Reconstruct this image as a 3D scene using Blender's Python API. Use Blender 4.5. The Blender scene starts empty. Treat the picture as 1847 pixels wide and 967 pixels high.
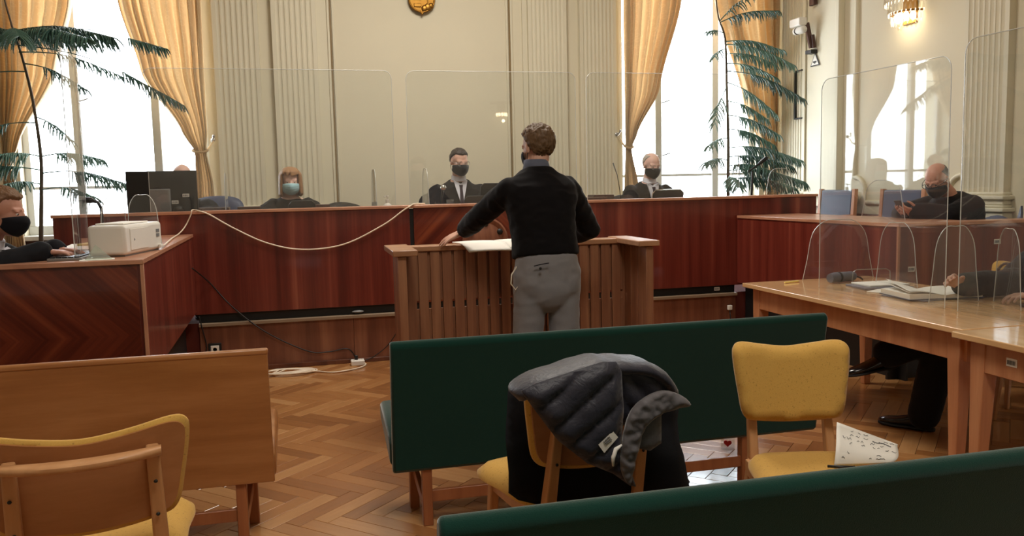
import bpy, bmesh, math, random
from math import sin, cos, pi, radians
from mathutils import Vector, Matrix, noise, geometry

SC = bpy.context.scene
COL = SC.collection

# ------------------------------------------------------------------ camera
def make_camera():
    yaw, pit, rol = radians(13.95), radians(5.71), radians(1.315)
    fwd0 = Vector((sin(yaw), cos(yaw), 0)); r0 = Vector((cos(yaw), -sin(yaw), 0)); u0 = Vector((0, 0, 1))
    fwd = fwd0*cos(pit) - u0*sin(pit); up = u0*cos(pit) + fwd0*sin(pit)
    r = r0*cos(rol) - up*sin(rol); u = up*cos(rol) + r0*sin(rol)
    cd = bpy.data.cameras.new('camera'); cam = bpy.data.objects.new('camera', cd); COL.objects.link(cam)
    m = Matrix((r, u, -fwd)).transposed().to_4x4(); m.translation = (0, 0, 1.45)
    cam.matrix_world = m
    cd.sensor_width = 36; cd.lens = 1500/1847*36; cd.clip_start = .05
    SC.camera = cam
make_camera()

# ------------------------------------------------------------------ light and exposure
w = bpy.data.worlds.new('sky'); SC.world = w; w.use_nodes = True
bg = w.node_tree.nodes['Background']
bg.inputs[0].default_value = (.90, .95, 1, 1); bg.inputs[1].default_value = 15.0

def area(name, loc, rot, sx, sy, energy, col):
    l = bpy.data.lights.new(name, 'AREA'); l.shape = 'RECTANGLE'; l.size = sx; l.size_y = sy
    l.energy = energy; l.color = col
    o = bpy.data.objects.new(name, l); COL.objects.link(o); o.location = loc; o.rotation_euler = rot
    return o
def portal(loc, sx, sy, rot):
    o = area('window_portal', loc, rot, sx, sy, 1, (1, 1, 1)); o.data.cycles.is_portal = True
portal((-1.77, 9.42, 2.7), 1.7, 3.2, (-pi/2, 0, 0))
portal((4.44, 9.42, 2.7), 1.7, 3.2, (-pi/2, 0, 0))
# ceiling lamps of the hall: warm chandeliers above the picture
WARM = (1, .93, .83)
area('ceiling_light', (1.3, 6.2, 4.7), (0, 0, 0), 1.4, 1.4, 150, WARM)
area('ceiling_light', (0.7, 0.7, 4.7), (0, 0, 0), 1.4, 1.4, 112, WARM)
SC.view_settings.view_transform = 'Standard'; SC.view_settings.look = 'None'
SC.view_settings.exposure = 0.0; SC.view_settings.gamma = 1.0; SC.view_settings.use_curve_mapping = False
cy = SC.cycles
cy.max_bounces = 12; cy.diffuse_bounces = 5; cy.glossy_bounces = 4; cy.transmission_bounces = 6
cy.transparent_max_bounces = 40; cy.sample_clamp_indirect = 6; cy.caustics_reflective = False; cy.caustics_refractive = False
cy.use_denoising = True

# ------------------------------------------------------------------ mesh helpers
V3 = Vector
W = {}
class M:
    def __init__(s): s.v = []; s.f = []; s.uv = []
    def add(s, vs, fs, T=None):
        b = len(s.v)
        s.v += [tuple(T @ Vector(p)) for p in vs] if T is not None else [tuple(p) for p in vs]
        s.f += [tuple(i+b for i in f) for f in fs]
        return s
    def box(s, x0, x1, y0, y1, z0, z1, T=None):
        return s.add([(x0,y0,z0),(x1,y0,z0),(x1,y1,z0),(x0,y1,z0),(x0,y0,z1),(x1,y0,z1),(x1,y1,z1),(x0,y1,z1)],
              [(0,3,2,1),(4,5,6,7),(0,1,5,4),(1,2,6,5),(2,3,7,6),(3,0,4,7)], T)
    def bar(s, a, b, wa, ta, wb=None, tb=None, ref=(0,0,1)):
        # rectangular bar from a to b, width along ref-cross, tapering
        a, b = Vector(a), Vector(b); d = (b-a).normalized(); ref = Vector(ref)
        if abs(d.dot(ref)) > .98: ref = Vector((0,1,0))
        x = d.cross(ref).normalized(); y = x.cross(d).normalized()
        wb = wa if wb is None else wb; tb = ta if tb is None else tb
        vs = []
        for p, w_, t_ in ((a, wa, ta), (b, wb, tb)):
            vs += [p-x*w_/2-y*t_/2, p+x*w_/2-y*t_/2, p+x*w_/2+y*t_/2, p-x*w_/2+y*t_/2]
        return s.add(vs, [(0,3,2,1),(4,5,6,7),(0,1,5,4),(1,2,6,5),(2,3,7,6),(3,0,4,7)])
    def tube(s, pts, r, n=8, T=None, closed=False):
        pts = [Vector(p) for p in pts]; k = len(pts)
        rs = [r]*k if not isinstance(r, (list, tuple)) else r
        vs = []; up = None
        for i, p in enumerate(pts):
            if closed: d = pts[(i+1) % k]-pts[i-1]
            else: d = (pts[min(i+1, k-1)]-pts[max(i-1, 0)])
            if d.length < 1e-9: d = Vector((0,0,1))
            d.normalize()
            if up is None:
                up = Vector((0,0,1)) if abs(d.z) < .9 else Vector((1,0,0))
            x = d.cross(up)
            if x.length < 1e-4: x = d.orthogonal()
            x.normalize(); up = x.cross(d).normalized()
            for j in range(n):
                a = 2*pi*j/n
                vs.append(p + x*cos(a)*rs[i] + up*sin(a)*rs[i])
        fs = []
        for i in range(k if closed else k-1):
            i2 = (i+1) % k
            for j in range(n):
                fs.append((i*n+j, i*n+(j+1) % n, i2*n+(j+1) % n, i2*n+j))
        if not closed:
            fs += [tuple(reversed(range(n))), tuple(range((k-1)*n, k*n))]
        return s.add(vs, fs, T)
    def lathe(s, prof, c=(0,0,0), n=20, T=None):
        vs = []; c = Vector(c)
        for r, z in prof:
            for j in range(n):
                a = 2*pi*j/n; vs.append(c+Vector((r*cos(a), r*sin(a), z)))
        fs = []
        for i in range(len(prof)-1):
            for j in range(n): fs.append((i*n+j, i*n+(j+1) % n, (i+1)*n+(j+1) % n, (i+1)*n+j))
        fs += [tuple(reversed(range(n))), tuple(range((len(prof)-1)*n, len(prof)*n))]
        return s.add(vs, fs, T)
    def ell(s, c, rad, B=None, n=18, m=12):
        # ellipsoid; B = (right, fwd, up) axes
        c = Vector(c); X, Y, Z = B if B else (Vector((1,0,0)), Vector((0,1,0)), Vector((0,0,1)))
        if not isinstance(rad, (list, tuple)): rad = (rad,)*3
        vs = [c + Z*rad[2]]
        for i in range(1, m):
            t = pi*i/m
            for j in range(n):
                a = 2*pi*j/n
                vs.append(c + X*rad[0]*sin(t)*cos(a) + Y*rad[1]*sin(t)*sin(a) + Z*rad[2]*cos(t))
        vs.append(c - Z*rad[2]); fs = []
        for j in range(n): fs.append((0, 1+j, 1+(j+1) % n))
        for i in range(m-2):
            for j in range(n):
                a = 1+i*n+j; b = 1+i*n+(j+1) % n
                fs.append((a, a+n, b+n, b))
        l = len(vs)-1
        for j in range(n): fs.append((l, l-n+(j+1) % n, l-n+j))
        return s.add(vs, fs)
    def cap(s, p0, r0, p1, r1, n=12):
        p0, p1 = Vector(p0), Vector(p1); d = p1-p0; L = d.length; d.normalize()
        pts = []; rs = []
        for t in (-1, -.8, -.5, 0): pts.append(p0+d*r0*t); rs.append(max(.0008, r0*math.sqrt(max(0, 1-t*t))))
        pts.append((p0+p1)/2); rs.append((r0+r1)/2)
        for t in (0, .5, .8, 1): pts.append(p1+d*r1*t); rs.append(max(.0008, r1*math.sqrt(max(0, 1-t*t))))
        return s.tube(pts, rs, n)
    def chain(s, pts, rs, n=12):
        for i in range(len(pts)-1): s.cap(pts[i], rs[i], pts[i+1], rs[i+1], n)
        return s
    def rings(s, rows, n=28, e=2.3):
        # rows: (center, X axis, a, Y axis, b); closed loft of superellipses
        vs = []
        for c, X, a, Y, b in rows:
            c, X, Y = Vector(c), Vector(X), Vector(Y)
            for j in range(n):
                t = 2*pi*j/n; ct, st = cos(t), sin(t)
                vs.append(c + X*a*math.copysign(abs(ct)**(2/e), ct) + Y*b*math.copysign(abs(st)**(2/e), st))
        k = len(rows); fs = []
        for i in range(k-1):
            for j in range(n): fs.append((i*n+j, i*n+(j+1) % n, (i+1)*n+(j+1) % n, (i+1)*n+j))
        fs += [tuple(reversed(range(n))), tuple(range((k-1)*n, k*n))]
        return s.add(vs, fs)
    def grid(s, fn, nu, nv):
        vs = [fn(i/nu, j/nv) for j in range(nv+1) for i in range(nu+1)]
        fs = [(j*(nu+1)+i, j*(nu+1)+i+1, (j+1)*(nu+1)+i+1, (j+1)*(nu+1)+i) for j in range(nv) for i in range(nu)]
        return s.add(vs, fs)
    def prism(s, pts, fn0, fn1):
        n = len(pts)
        vs = [fn0(*p) for p in pts] + [fn1(*p) for p in pts]
        fs = [tuple(reversed(range(n))), tuple(range(n, 2*n))] + [(i, (i+1) % n, n+(i+1) % n, n+i) for i in range(n)]
        return s.add(vs, fs)
    def mesh(s, name, smooth=None):
        me = bpy.data.meshes.new(name); me.from_pydata([tuple(v) for v in s.v], [], s.f); me.update()
        bm = bmesh.new(); bm.from_mesh(me); bmesh.ops.recalc_face_normals(bm, faces=bm.faces); bm.to_mesh(me); bm.free()
        if s.uv and len(s.uv) == len(me.loops):
            uv = me.uv_layers.new(name='UVMap'); uv.data.foreach_set('uv', [c for p in s.uv for c in p])
        if smooth is not None:
            me.shade_smooth()
            if smooth < 180: me.set_sharp_from_angle(angle=radians(smooth))
        return me
    def build(s, name, mat, parent=None, smooth=None, bevel=0, local=False, seg=2, solid=0):
        me = s.mesh(name, 35 if (bevel and smooth is None) else smooth); me.materials.append(mat)
        return link(name, me, parent, bevel, local, seg, solid)

def link(name, me, parent=None, bevel=0, local=False, seg=2, solid=0):
    o = bpy.data.objects.new(name, me); COL.objects.link(o)
    if solid:
        md = o.modifiers.new('s', 'SOLIDIFY'); md.thickness = solid; md.offset = 0
    if bevel:
        md = o.modifiers.new('b', 'BEVEL'); md.width = bevel; md.segments = seg; md.limit_method = 'ANGLE'; md.angle_limit = radians(40)
    if parent is not None:
        o.parent = parent
        if not local: o.matrix_parent_inverse = W[parent.name].inverted()
        W[o.name] = W[parent.name].copy() if local else Matrix()
    else: W[o.name] = Matrix()
    return o

def remesh(m, voxel, it=3, fac=.5):
    me = m.mesh('tmp'); o = bpy.data.objects.new('tmp', me); COL.objects.link(o)
    md = o.modifiers.new('r', 'REMESH'); md.mode = 'VOXEL'; md.voxel_size = voxel; md.use_smooth_shade = True
    if it:
        sm = o.modifiers.new('s', 'SMOOTH'); sm.factor = fac; sm.iterations = it
    dg = bpy.context.evaluated_depsgraph_get(); dg.update()
    out = bpy.data.meshes.new_from_object(o.evaluated_get(dg))
    bpy.data.objects.remove(o); bpy.data.meshes.remove(me)
    out.shade_smooth()
    return out
def rbuild(m, name, mat, parent=None, voxel=.008, it=3, fac=.5, wr=0.0, fq=9.0):
    me = remesh(m, voxel, it, fac)
    if wr:   # cloth folds
        nrm = [v.normal.copy() for v in me.vertices]
        for v, nn in zip(me.vertices, nrm):
            c = v.co; q = noise.noise(V3((c.x*fq, c.y*fq, c.z*fq*1.7)))+.5*noise.noise(V3((c.x*fq*2.3+7, c.y*fq*2.3, c.z*fq*3.4)))
            v.co = c+nn*(wr*(1-2*abs(q)))
        me.update()
    me.name = name; me.materials.clear(); me.materials.append(mat)
    return link(name, me, parent)
def tag(o, label=None, cat=None, group=None, kind=None):
    if label: o['label'] = label
    if cat: o['category'] = cat
    if group: o['group'] = group
    if kind: o['kind'] = kind
    return o
def thing(name, label, cat, loc=(0,0,0), rz=0, group=None):
    o = bpy.data.objects.new(name, None); COL.objects.link(o)
    o.empty_display_size = .1
    o.location = loc; o.rotation_euler = (0, 0, rz)
    W[o.name] = Matrix.Translation(Vector(loc)) @ Matrix.Rotation(rz, 4, 'Z')
    return tag(o, label, cat, group)
def dup(root, loc, rz, label=None, group=None):
    r = root.copy(); COL.objects.link(r); r.location = loc; r.rotation_euler = (0, 0, rz)
    if label: r['label'] = label
    if group: r['group'] = group
    W[r.name] = Matrix.Translation(Vector(loc)) @ Matrix.Rotation(rz, 4, 'Z')
    for ch in list(root.children):
        c = ch.copy(); COL.objects.link(c); c.parent = r
        for g in list(ch.children):
            d = g.copy(); COL.objects.link(d); d.parent = c
    return r
def struct(o): o['kind'] = 'structure'; return o

def inside(p, poly):
    x, y = p; c = False; n = len(poly)
    for i in range(n):
        x1, y1 = poly[i]; x2, y2 = poly[i-1]
        if (y1 > y) != (y2 > y) and x < (x2-x1)*(y-y1)/(y2-y1)+x1: c = not c
    return c
def edge_d(p, poly):
    best = 9e9; px, py = p; n = len(poly)
    for i in range(n):
        ax, ay = poly[i-1]; bx, by = poly[i]; dx, dy = bx-ax, by-ay; L = dx*dx+dy*dy
        t = 0 if L == 0 else max(0, min(1, ((px-ax)*dx+(py-ay)*dy)/L))
        d = math.hypot(px-ax-t*dx, py-ay-t*dy)
        if d < best: best = d
    return best
def smooth_poly(pts, k=6, closed=True):
    n = len(pts); out = []
    for i in range(n if closed else n-1):
        p0, p1, p2, p3 = pts[(i-1) % n if closed else max(i-1, 0)], pts[i], pts[(i+1) % n], pts[(i+2) % n if closed else min(i+2, n-1)]
        for j in range(k):
            t = j/k
            out.append(tuple(.5*(2*b+(-a+c)*t+(2*a-5*b+4*c-d)*t*t+(-a+3*b-3*c+d)*t**3) for a, b, c, d in zip(p0, p1, p2, p3)))
    if not closed: out.append(tuple(pts[-1]))
    return out
def puff(m, poly, fn, step, front, back):
    """closed cushion-like slab: fn(u, v, w) places it, front/back give the offset at (u, v, distance to the edge)"""
    out = []
    n = len(poly)
    for i in range(n):
        a, b = Vector(poly[i]), Vector(poly[(i+1) % n]); k = max(1, int((b-a).length/step))
        for j in range(k): out.append(a.lerp(b, j/k))
    nb = len(out); x0 = min(p.x for p in out); x1 = max(p.x for p in out); y0 = min(p.y for p in out); y1 = max(p.y for p in out)
    pts = list(out); pl = [(p.x, p.y) for p in out]
    y = y0+step/2; row = 0
    while y < y1:
        x = x0+step/2*(1+row % 2)
        while x < x1:
            if inside((x, y), poly) and edge_d((x, y), poly) > step*.45: pts.append(Vector((x, y)))
            x += step
        y += step*.87; row += 1
    r = geometry.delaunay_2d_cdt(pts, [(i, (i+1) % nb) for i in range(nb)], [], 1, 1e-6)
    vs2, es, fs2 = r[0], r[1], r[2]
    ds = [edge_d((p.x, p.y), poly) for p in vs2]
    N = len(vs2)
    vf = [fn(p.x, p.y, front(p.x, p.y, d)) for p, d in zip(vs2, ds)]
    vb = [fn(p.x, p.y, back(p.x, p.y, d)) for p, d in zip(vs2, ds)]
    cnt = {}
    for f in fs2:
        for i in range(len(f)):
            e = (f[i], f[(i+1) % len(f)]); cnt[e] = 1
    fs = [tuple(f) for f in fs2] + [tuple(N+i for i in reversed(f)) for f in fs2]
    for (a, b) in cnt:
        if (b, a) not in cnt: fs.append((b, a, N+a, N+b))
    return m.add(vf+vb, fs)

# ------------------------------------------------------------------ materials
def lin(c):
    return tuple(((x/255)/12.92 if x/255 <= .04045 else ((x/255+.055)/1.055)**2.4) for x in c[:3]) + (1,)
class N:
    def __init__(s, name):
        s.m = bpy.data.materials.new(name); s.m.use_nodes = True; s.t = s.m.node_tree; s.p = s.t.nodes['Principled BSDF']
    def n(s, typ, ins=None, **kw):
        nd = s.t.nodes.new(typ)
        for k, v in kw.items(): setattr(nd, k, v)
        for k, v in (ins or {}).items():
            if isinstance(v, bpy.types.NodeSocket): s.t.links.new(v, nd.inputs[k])
            else: nd.inputs[k].default_value = v
        return nd
    def set(s, **kw):
        for k, v in kw.items():
            k = k.replace('_', ' ')
            if isinstance(v, bpy.types.NodeSocket): s.t.links.new(v, s.p.inputs[k])
            else: s.p.inputs[k].default_value = v
        return s
    def coord(s, scale=(1,1,1), kind='Object', rot=(0,0,0)):
        tc = s.n('ShaderNodeTexCoord'); mp = s.n('ShaderNodeMapping', {0: tc.outputs[kind]})
        mp.inputs['Scale'].default_value = scale; mp.inputs['Rotation'].default_value = rot
        return mp.outputs[0]
    def noise(s, vec, scale=5, detail=4, rough=.55, dist=0):
        return s.n('ShaderNodeTexNoise', {'Vector': vec, 'Scale': scale, 'Detail': detail, 'Roughness': rough, 'Distortion': dist}).outputs['Fac']
    def ramp(s, fac, stops):
        r = s.n('ShaderNodeValToRGB', {0: fac}); e = r.color_ramp.elements
        while len(e) < len(stops): e.new(.5)
        for el, (p, c) in zip(e, stops): el.position = p; el.color = lin(c)
        return r.outputs[0]
    def math(s, op, a, b=0.0, c=None):
        d = {0: a, 1: b}
        if c is not None: d[2] = c
        return s.n('ShaderNodeMath', d, operation=op).outputs[0]
    def mix(s, f, a, b, mode='MIX'):
        nd = s.n('ShaderNodeMix', data_type='RGBA', blend_type=mode)
        for i, v in ((0, f), (6, a), (7, b)):
            if isinstance(v, bpy.types.NodeSocket): s.t.links.new(v, nd.inputs[i])
            else: nd.inputs[i].default_value = v
        return nd.outputs[2]
    def bump(s, h, strength=.3, dist=.01):
        b = s.n('ShaderNodeBump', {'Height': h, 'Strength': strength, 'Distance': dist}); s.t.links.new(b.outputs[0], s.p.inputs['Normal']); return s

def plain(name, col, rough=.5, metal=0, spec=.5, noise_amt=.08, scale=8, bump=0, coat=0):
    k = N(name); v = k.coord(); f = k.noise(v, scale)
    c = lin(col)
    a = tuple(x*(1-noise_amt) for x in c[:3])+(1,); b = tuple(min(1, x*(1+noise_amt)) for x in c[:3])+(1,)
    k.set(Base_Color=k.mix(f, a, b), Roughness=rough, Metallic=metal, Specular_IOR_Level=spec, Coat_Weight=coat)
    if bump: k.bump(k.noise(v, scale*6), bump, .004)
    return k.m
def wood(name, cols, scale=(6,6,.5), rough=.35, coat=0, band=1.6, spec=.5, bump=.04, mixxy=False):
    k = N(name)
    if mixxy:
        tc = k.n('ShaderNodeTexCoord'); sp = k.n('ShaderNodeSeparateXYZ', {0: tc.outputs['Object']})
        s_ = k.math('ADD', sp.outputs[0], sp.outputs[1])
        cb = k.n('ShaderNodeCombineXYZ', {0: k.math('MULTIPLY', s_, scale[0]), 1: 0.0, 2: k.math('MULTIPLY', sp.outputs[2], scale[2])}); v = cb.outputs[0]
    else: v = k.coord(scale)
    a = k.noise(v, band, 3, .5, .3); b = k.noise(v, 9, 5, .65, .6)
    f = k.math('ADD', k.math('MULTIPLY', a, .78), k.math('MULTIPLY', b, .22))
    n = len(cols); col = k.ramp(f, [(.30+.40*i/(n-1), c) for i, c in enumerate(cols)])
    k.set(Base_Color=col, Roughness=rough, Coat_Weight=coat, Coat_Roughness=.08, Specular_IOR_Level=spec)
    if bump: k.bump(b, bump, .004)
    return k.m
def fabric(name, col, col2, scale=350, rough=.95, bump=.25, fleck=0, sheen=.2):
    k = N(name); v = k.coord(); f = k.noise(v, scale, 2); g = k.noise(v, 3.5, 2)
    c = k.mix(k.math('ADD', k.math('MULTIPLY', f, .6), k.math('MULTIPLY', g, .4)), lin(col), lin(col2))
    if fleck:
        q = k.ramp(k.noise(v, fleck, 2, .5), [(.62, (0,0,0)), (.72, (255,255,255))])
        c = k.mix(k.math('MULTIPLY', q, .45), c, lin(tuple(x*.62 for x in col)))
    k.set(Base_Color=c, Roughness=rough, Specular_IOR_Level=.15, Sheen_Weight=sheen, Sheen_Roughness=.4)
    k.bump(f, bump, .003)
    return k.m

MT = {}
MT['wall'] = plain('wall_paint', (216, 208, 184), .75, noise_amt=.03, scale=2, bump=.03)
MT['wall2'] = plain('wall_trim_paint', (214, 207, 184), .6, noise_amt=.03, scale=3)
MT['wallshade'] = plain('painted_moulding_shadow', (204, 195, 168), .7, noise_amt=.03, scale=3)
MT['gilt'] = plain('dull_gilt', (128, 106, 68), .55, noise_amt=.15, scale=20)
MT['ceil'] = plain('ceiling_paint', (235, 228, 212), .8, noise_amt=.02)
MT['wains'] = wood('wainscot_wood', [(70,38,26),(98,56,38),(120,74,50)], (5,5,.5), .45, mixxy=True)
MT['bench'] = wood('bench_veneer', [(68,24,19),(96,35,27),(120,51,39),(152,86,65)], (7,7,.16), .30, .35, 1.15, mixxy=True, bump=.02)
MT['riser'] = wood('riser_veneer', [(92,50,36),(122,74,54),(156,106,78)], (6,6,.3), .4, .1, 1.3, mixxy=True)
MT['lip'] = wood('bench_edge', [(172,118,92),(196,144,114)], (3,3,3), .35, .3)
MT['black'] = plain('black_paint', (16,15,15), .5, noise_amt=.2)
MT['blackp'] = plain('black_plastic', (20,20,22), .35, noise_amt=.15)
MT['grayp'] = plain('grey_plastic', (122,122,122), .4)
MT['ledge'] = plain('step_edging', (140,120,98), .5)
MT['lect'] = wood('lectern_wood', [(118,72,50),(148,98,70),(176,126,92)], (9,9,.5), .45, .05, 1.5, mixxy=True)
MT['lecttop'] = wood('lectern_rail_wood', [(160,112,80),(190,142,106)], (2,12,12), .35, .2, 1.5)
MT['table'] = wood('table_top_veneer', [(200,154,104),(216,172,122),(226,186,140)], (14,.7,3), .16, .5, 1.5)
MT['tleg'] = wood('table_leg_wood', [(168,108,72),(190,128,88),(204,146,104)], (12,12,1), .4, .1, 1.2)
MT['benchwood'] = wood('pew_wood', [(146,94,52),(164,110,64),(180,126,78)], (1.2,8,12), .32, .15, 1.2)
MT['pewleg'] = wood('pew_leg_wood', [(138,80,48),(164,102,64)], (12,12,1), .4, .1)
MT['ply'] = wood('plywood', [(148,96,58),(166,112,70),(180,126,84)], (1.5,8,9), .4, .1, 1.2)
MT['chairleg'] = wood('chair_wood', [(180,130,86),(200,150,104)], (12,12,1.2), .4, .1)
MT['yellow'] = fabric('mustard_fabric', (194,150,72), (210,168,92), 260, fleck=150)
MT['green'] = fabric('green_felt', (11,46,39), (16,57,48), 400, sheen=.6)
MT['curtain'] = None
MT['skin'] = None

def glassy(name, tint=(.965,.975,.97), haze=.03, ior=1.49):
    k = N(name); t = k.t
    tr = k.n('ShaderNodeBsdfTransparent', {0: tint+(1,)}); gl = k.n('ShaderNodeBsdfGlossy', {0: (1,1,1,1), 'Roughness': .015})
    df = k.n('ShaderNodeBsdfDiffuse', {0: (.8,.82,.84,1)})
    ge = k.n('ShaderNodeNewGeometry')   # same reflectance at the inner face of the sheet
    io = k.math('ADD', k.math('MULTIPLY', ge.outputs['Backfacing'], 1/ior-ior), ior)
    fr = k.n('ShaderNodeFresnel', {'IOR': io})
    m1 = k.n('ShaderNodeMixShader', {0: fr.outputs[0], 1: tr.outputs[0], 2: gl.outputs[0]})
    m2 = k.n('ShaderNodeMixShader', {0: haze, 1: m1.outputs[0], 2: df.outputs[0]})
    t.links.new(m2.outputs[0], t.nodes['Material Output'].inputs[0])
    return k.m
MT['acrylic'] = glassy('acrylic_pane', haze=.018)
MT['winglass'] = glassy('window_glass', (.97,.98,.99), .004)
MT['cup'] = glassy('drinking_glass', (.9,.92,.92), .06)
def edge_mat():
    k = N('acrylic_edge'); k.set(Base_Color=(.86,.88,.86,1), Roughness=.08, Transmission_Weight=.35, IOR=1.49, Coat_Weight=.6, Coat_Roughness=.03)
    return k.m
MT['edge'] = edge_mat()
def curtain_mat():
    k = N('gold_curtain'); v = k.coord((1,.001,1))
    vo = k.n('ShaderNodeTexVoronoi', {'Vector': v, 'Scale': 15.0, 'Randomness': .25})
    ring = k.math('ABSOLUTE', k.math('SUBTRACT', vo.outputs['Distance'], .26))
    q = k.ramp(ring, [(.03, (255,255,255)), (.06, (0,0,0))])
    g = k.noise(k.coord((30,30,2)), 6, 3)
    base = k.mix(g, lin((200,172,130)), lin((214,188,146)))
    col = k.mix(k.math('MULTIPLY', q, .35), base, lin((236,214,176)))
    k.set(Base_Color=col, Roughness=.6, Sheen_Weight=.3, Specular_IOR_Level=.35)
    tl = k.n('ShaderNodeBsdfTranslucent', {0: k.mix(.7, col, lin((236,218,188)))})
    mx = k.n('ShaderNodeMixShader', {0: .45, 1: k.p.outputs[0], 2: tl.outputs[0]})
    k.t.links.new(mx.outputs[0], k.t.nodes['Material Output'].inputs[0])
    return k.m
MT['curtain'] = curtain_mat()
def skin_mat(name, c, c2):
    k = N(name); v = k.coord(); f = k.noise(v, 18, 4)
    k.set(Base_Color=k.mix(f, lin(c), lin(c2)), Roughness=.5, Subsurface_Weight=.12, Subsurface_Radius=(.012,.005,.003), Specular_IOR_Level=.4)
    k.bump(k.noise(v, 300, 2), .06, .001); return k.m
MT['skin'] = skin_mat('skin', (200,154,134), (216,172,152))
MT['skinp'] = skin_mat('skin_pale', (216,174,160), (228,190,176))
MT['skinr'] = skin_mat('skin_ruddy', (186,132,112), (202,150,130))
def hair_mat(name, c, c2):
    k = N(name); v = k.coord((60,60,14)); f = k.noise(v, 4, 4)
    k.set(Base_Color=k.mix(f, lin(c), lin(c2)), Roughness=.55, Specular_IOR_Level=.4); k.bump(f, .5, .004); return k.m
MT['hair_b'] = hair_mat('brown_hair', (62,42,26), (120,92,62))
MT['hair_d'] = hair_mat('dark_hair', (30,22,18), (58,44,36))
MT['hair_f'] = hair_mat('auburn_hair', (112,70,42), (188,146,104))
MT['hair_g'] = hair_mat('grey_hair', (150,140,132), (206,196,188))
MT['hair_s'] = hair_mat('cropped_hair', (70,60,54), (110,96,88))
MT['hair_l'] = hair_mat('light_brown_hair', (92,62,42), (142,106,76))
MT['robe'] = fabric('black_robe', (16,15,17), (26,24,27), 250, .8, .1, sheen=.05)
MT['sweater'] = fabric('black_knit', (14,12,14), (22,19,21), 420, .9, .3, sheen=.08)
MT['suit'] = fabric('dark_suit', (18,18,22), (28,28,33), 500, .8, .15, sheen=.08)
MT['trouser'] = fabric('grey_chino', (122,119,122), (142,139,142), 420, .9, .2)
MT['shirt'] = fabric('white_shirt', (214,212,222), (230,228,236), 400, .8, .1)
MT['shirtb'] = fabric('blue_grey_shirt', (84,88,104), (100,104,120), 400, .85, .15)
MT['tie'] = fabric('dark_tie', (40,30,40), (60,44,58), 300, .6, .1)
MT['mask'] = fabric('black_mask', (18,18,22), (28,28,34), 400, .85, .1)
MT['maskb'] = fabric('blue_mask', (150,190,200), (178,212,218), 300, .85, .15)
MT['eyew'] = plain('eye_white', (228,222,216), .2, noise_amt=.01)
MT['iris'] = plain('eye_iris', (50,36,28), .2)
MT['shoe'] = plain('black_leather', (14,13,14), .22, noise_amt=.2, coat=.3)
MT['sole'] = plain('shoe_sole', (20,18,16), .7)
MT['metal'] = plain('brushed_metal', (170,170,170), .3, 1)
MT['chrome'] = plain('chrome', (210,210,210), .12, 1)
MT['gold'] = plain('gilded_metal', (150,108,48), .40, 1, noise_amt=.35, scale=22)
MT['white'] = plain('white_plastic', (226,222,214), .4, noise_amt=.03)
MT['paper'] = plain('paper', (236,232,224), .8, noise_amt=.02)
MT['card'] = plain('folder_card', (226,206,120), .8)
MT['greyprint'] = plain('grey_print', (110,110,112), .7)
MT['frame'] = plain('window_frame_paint', (214,214,210), .45, noise_amt=.02)
MT['cordw'] = plain('white_cord', (222,206,184), .5)
MT['cordb'] = plain('black_cord', (20,15,14), .5)
MT['bluegrey'] = plain('blue_grey_leather', (66,74,100), .5)
MT['pot'] = plain('plant_pot', (120,70,50), .7)
MT['carpet'] = fabric('dais_carpet', (94,44,36), (112,54,44), 200)
# ================================================================== setting
YB, XR, XL, YF, ZC = 9.0, 5.55, -4.6, -3.2, 5.0
WZ0, WZ1 = 1.06, 4.3
WIN = [(-2.64, -.90), (3.57, 5.31)]
def parquet_mat():
    k = N('parquet_oak'); uv = k.n('ShaderNodeUVMap'); oi = k.n('ShaderNodeObjectInfo'); ge = k.n('ShaderNodeNewGeometry')
    rnd = k.math('FRACT', k.math('ADD', k.math('MULTIPLY', oi.outputs['Random'], 7.31), k.math('MULTIPLY', ge.outputs['Random Per Island'], 5.17)))
    off = k.n('ShaderNodeCombineXYZ', {0: k.math('MULTIPLY', rnd, 41.0), 1: k.math('MULTIPLY', rnd, 23.0), 2: 0.0})
    v0 = k.n('ShaderNodeVectorMath', {0: uv.outputs[0], 1: off.outputs[0]}, operation='ADD').outputs[0]
    v = k.n('ShaderNodeVectorMath', {0: v0, 1: (3.0, 26.0, 1.0)}, operation='MULTIPLY').outputs[0]
    g = k.noise(v, 1.6, 5, .6, .4)
    f = k.math('ADD', k.math('MULTIPLY', g, .35), k.math('MULTIPLY', rnd, .65))
    col = k.ramp(f, [(.12, (132,86,46)), (.35, (156,104,58)), (.6, (172,120,70)), (.85, (192,144,94))])
    k.set(Base_Color=col, Roughness=.30, Coat_Weight=.55, Coat_Roughness=.10, Specular_IOR_Level=.5)
    tc = k.n('ShaderNodeTexCoord')
    k.bump(k.math('ADD', g, k.math('MULTIPLY', k.noise(v0, 5, 2), 1.5)), .10, .003)
    return k.m
MT['parquet'] = parquet_mat()
MT['subfloor'] = plain('parquet_joint', (46, 24, 12), .8)

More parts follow.
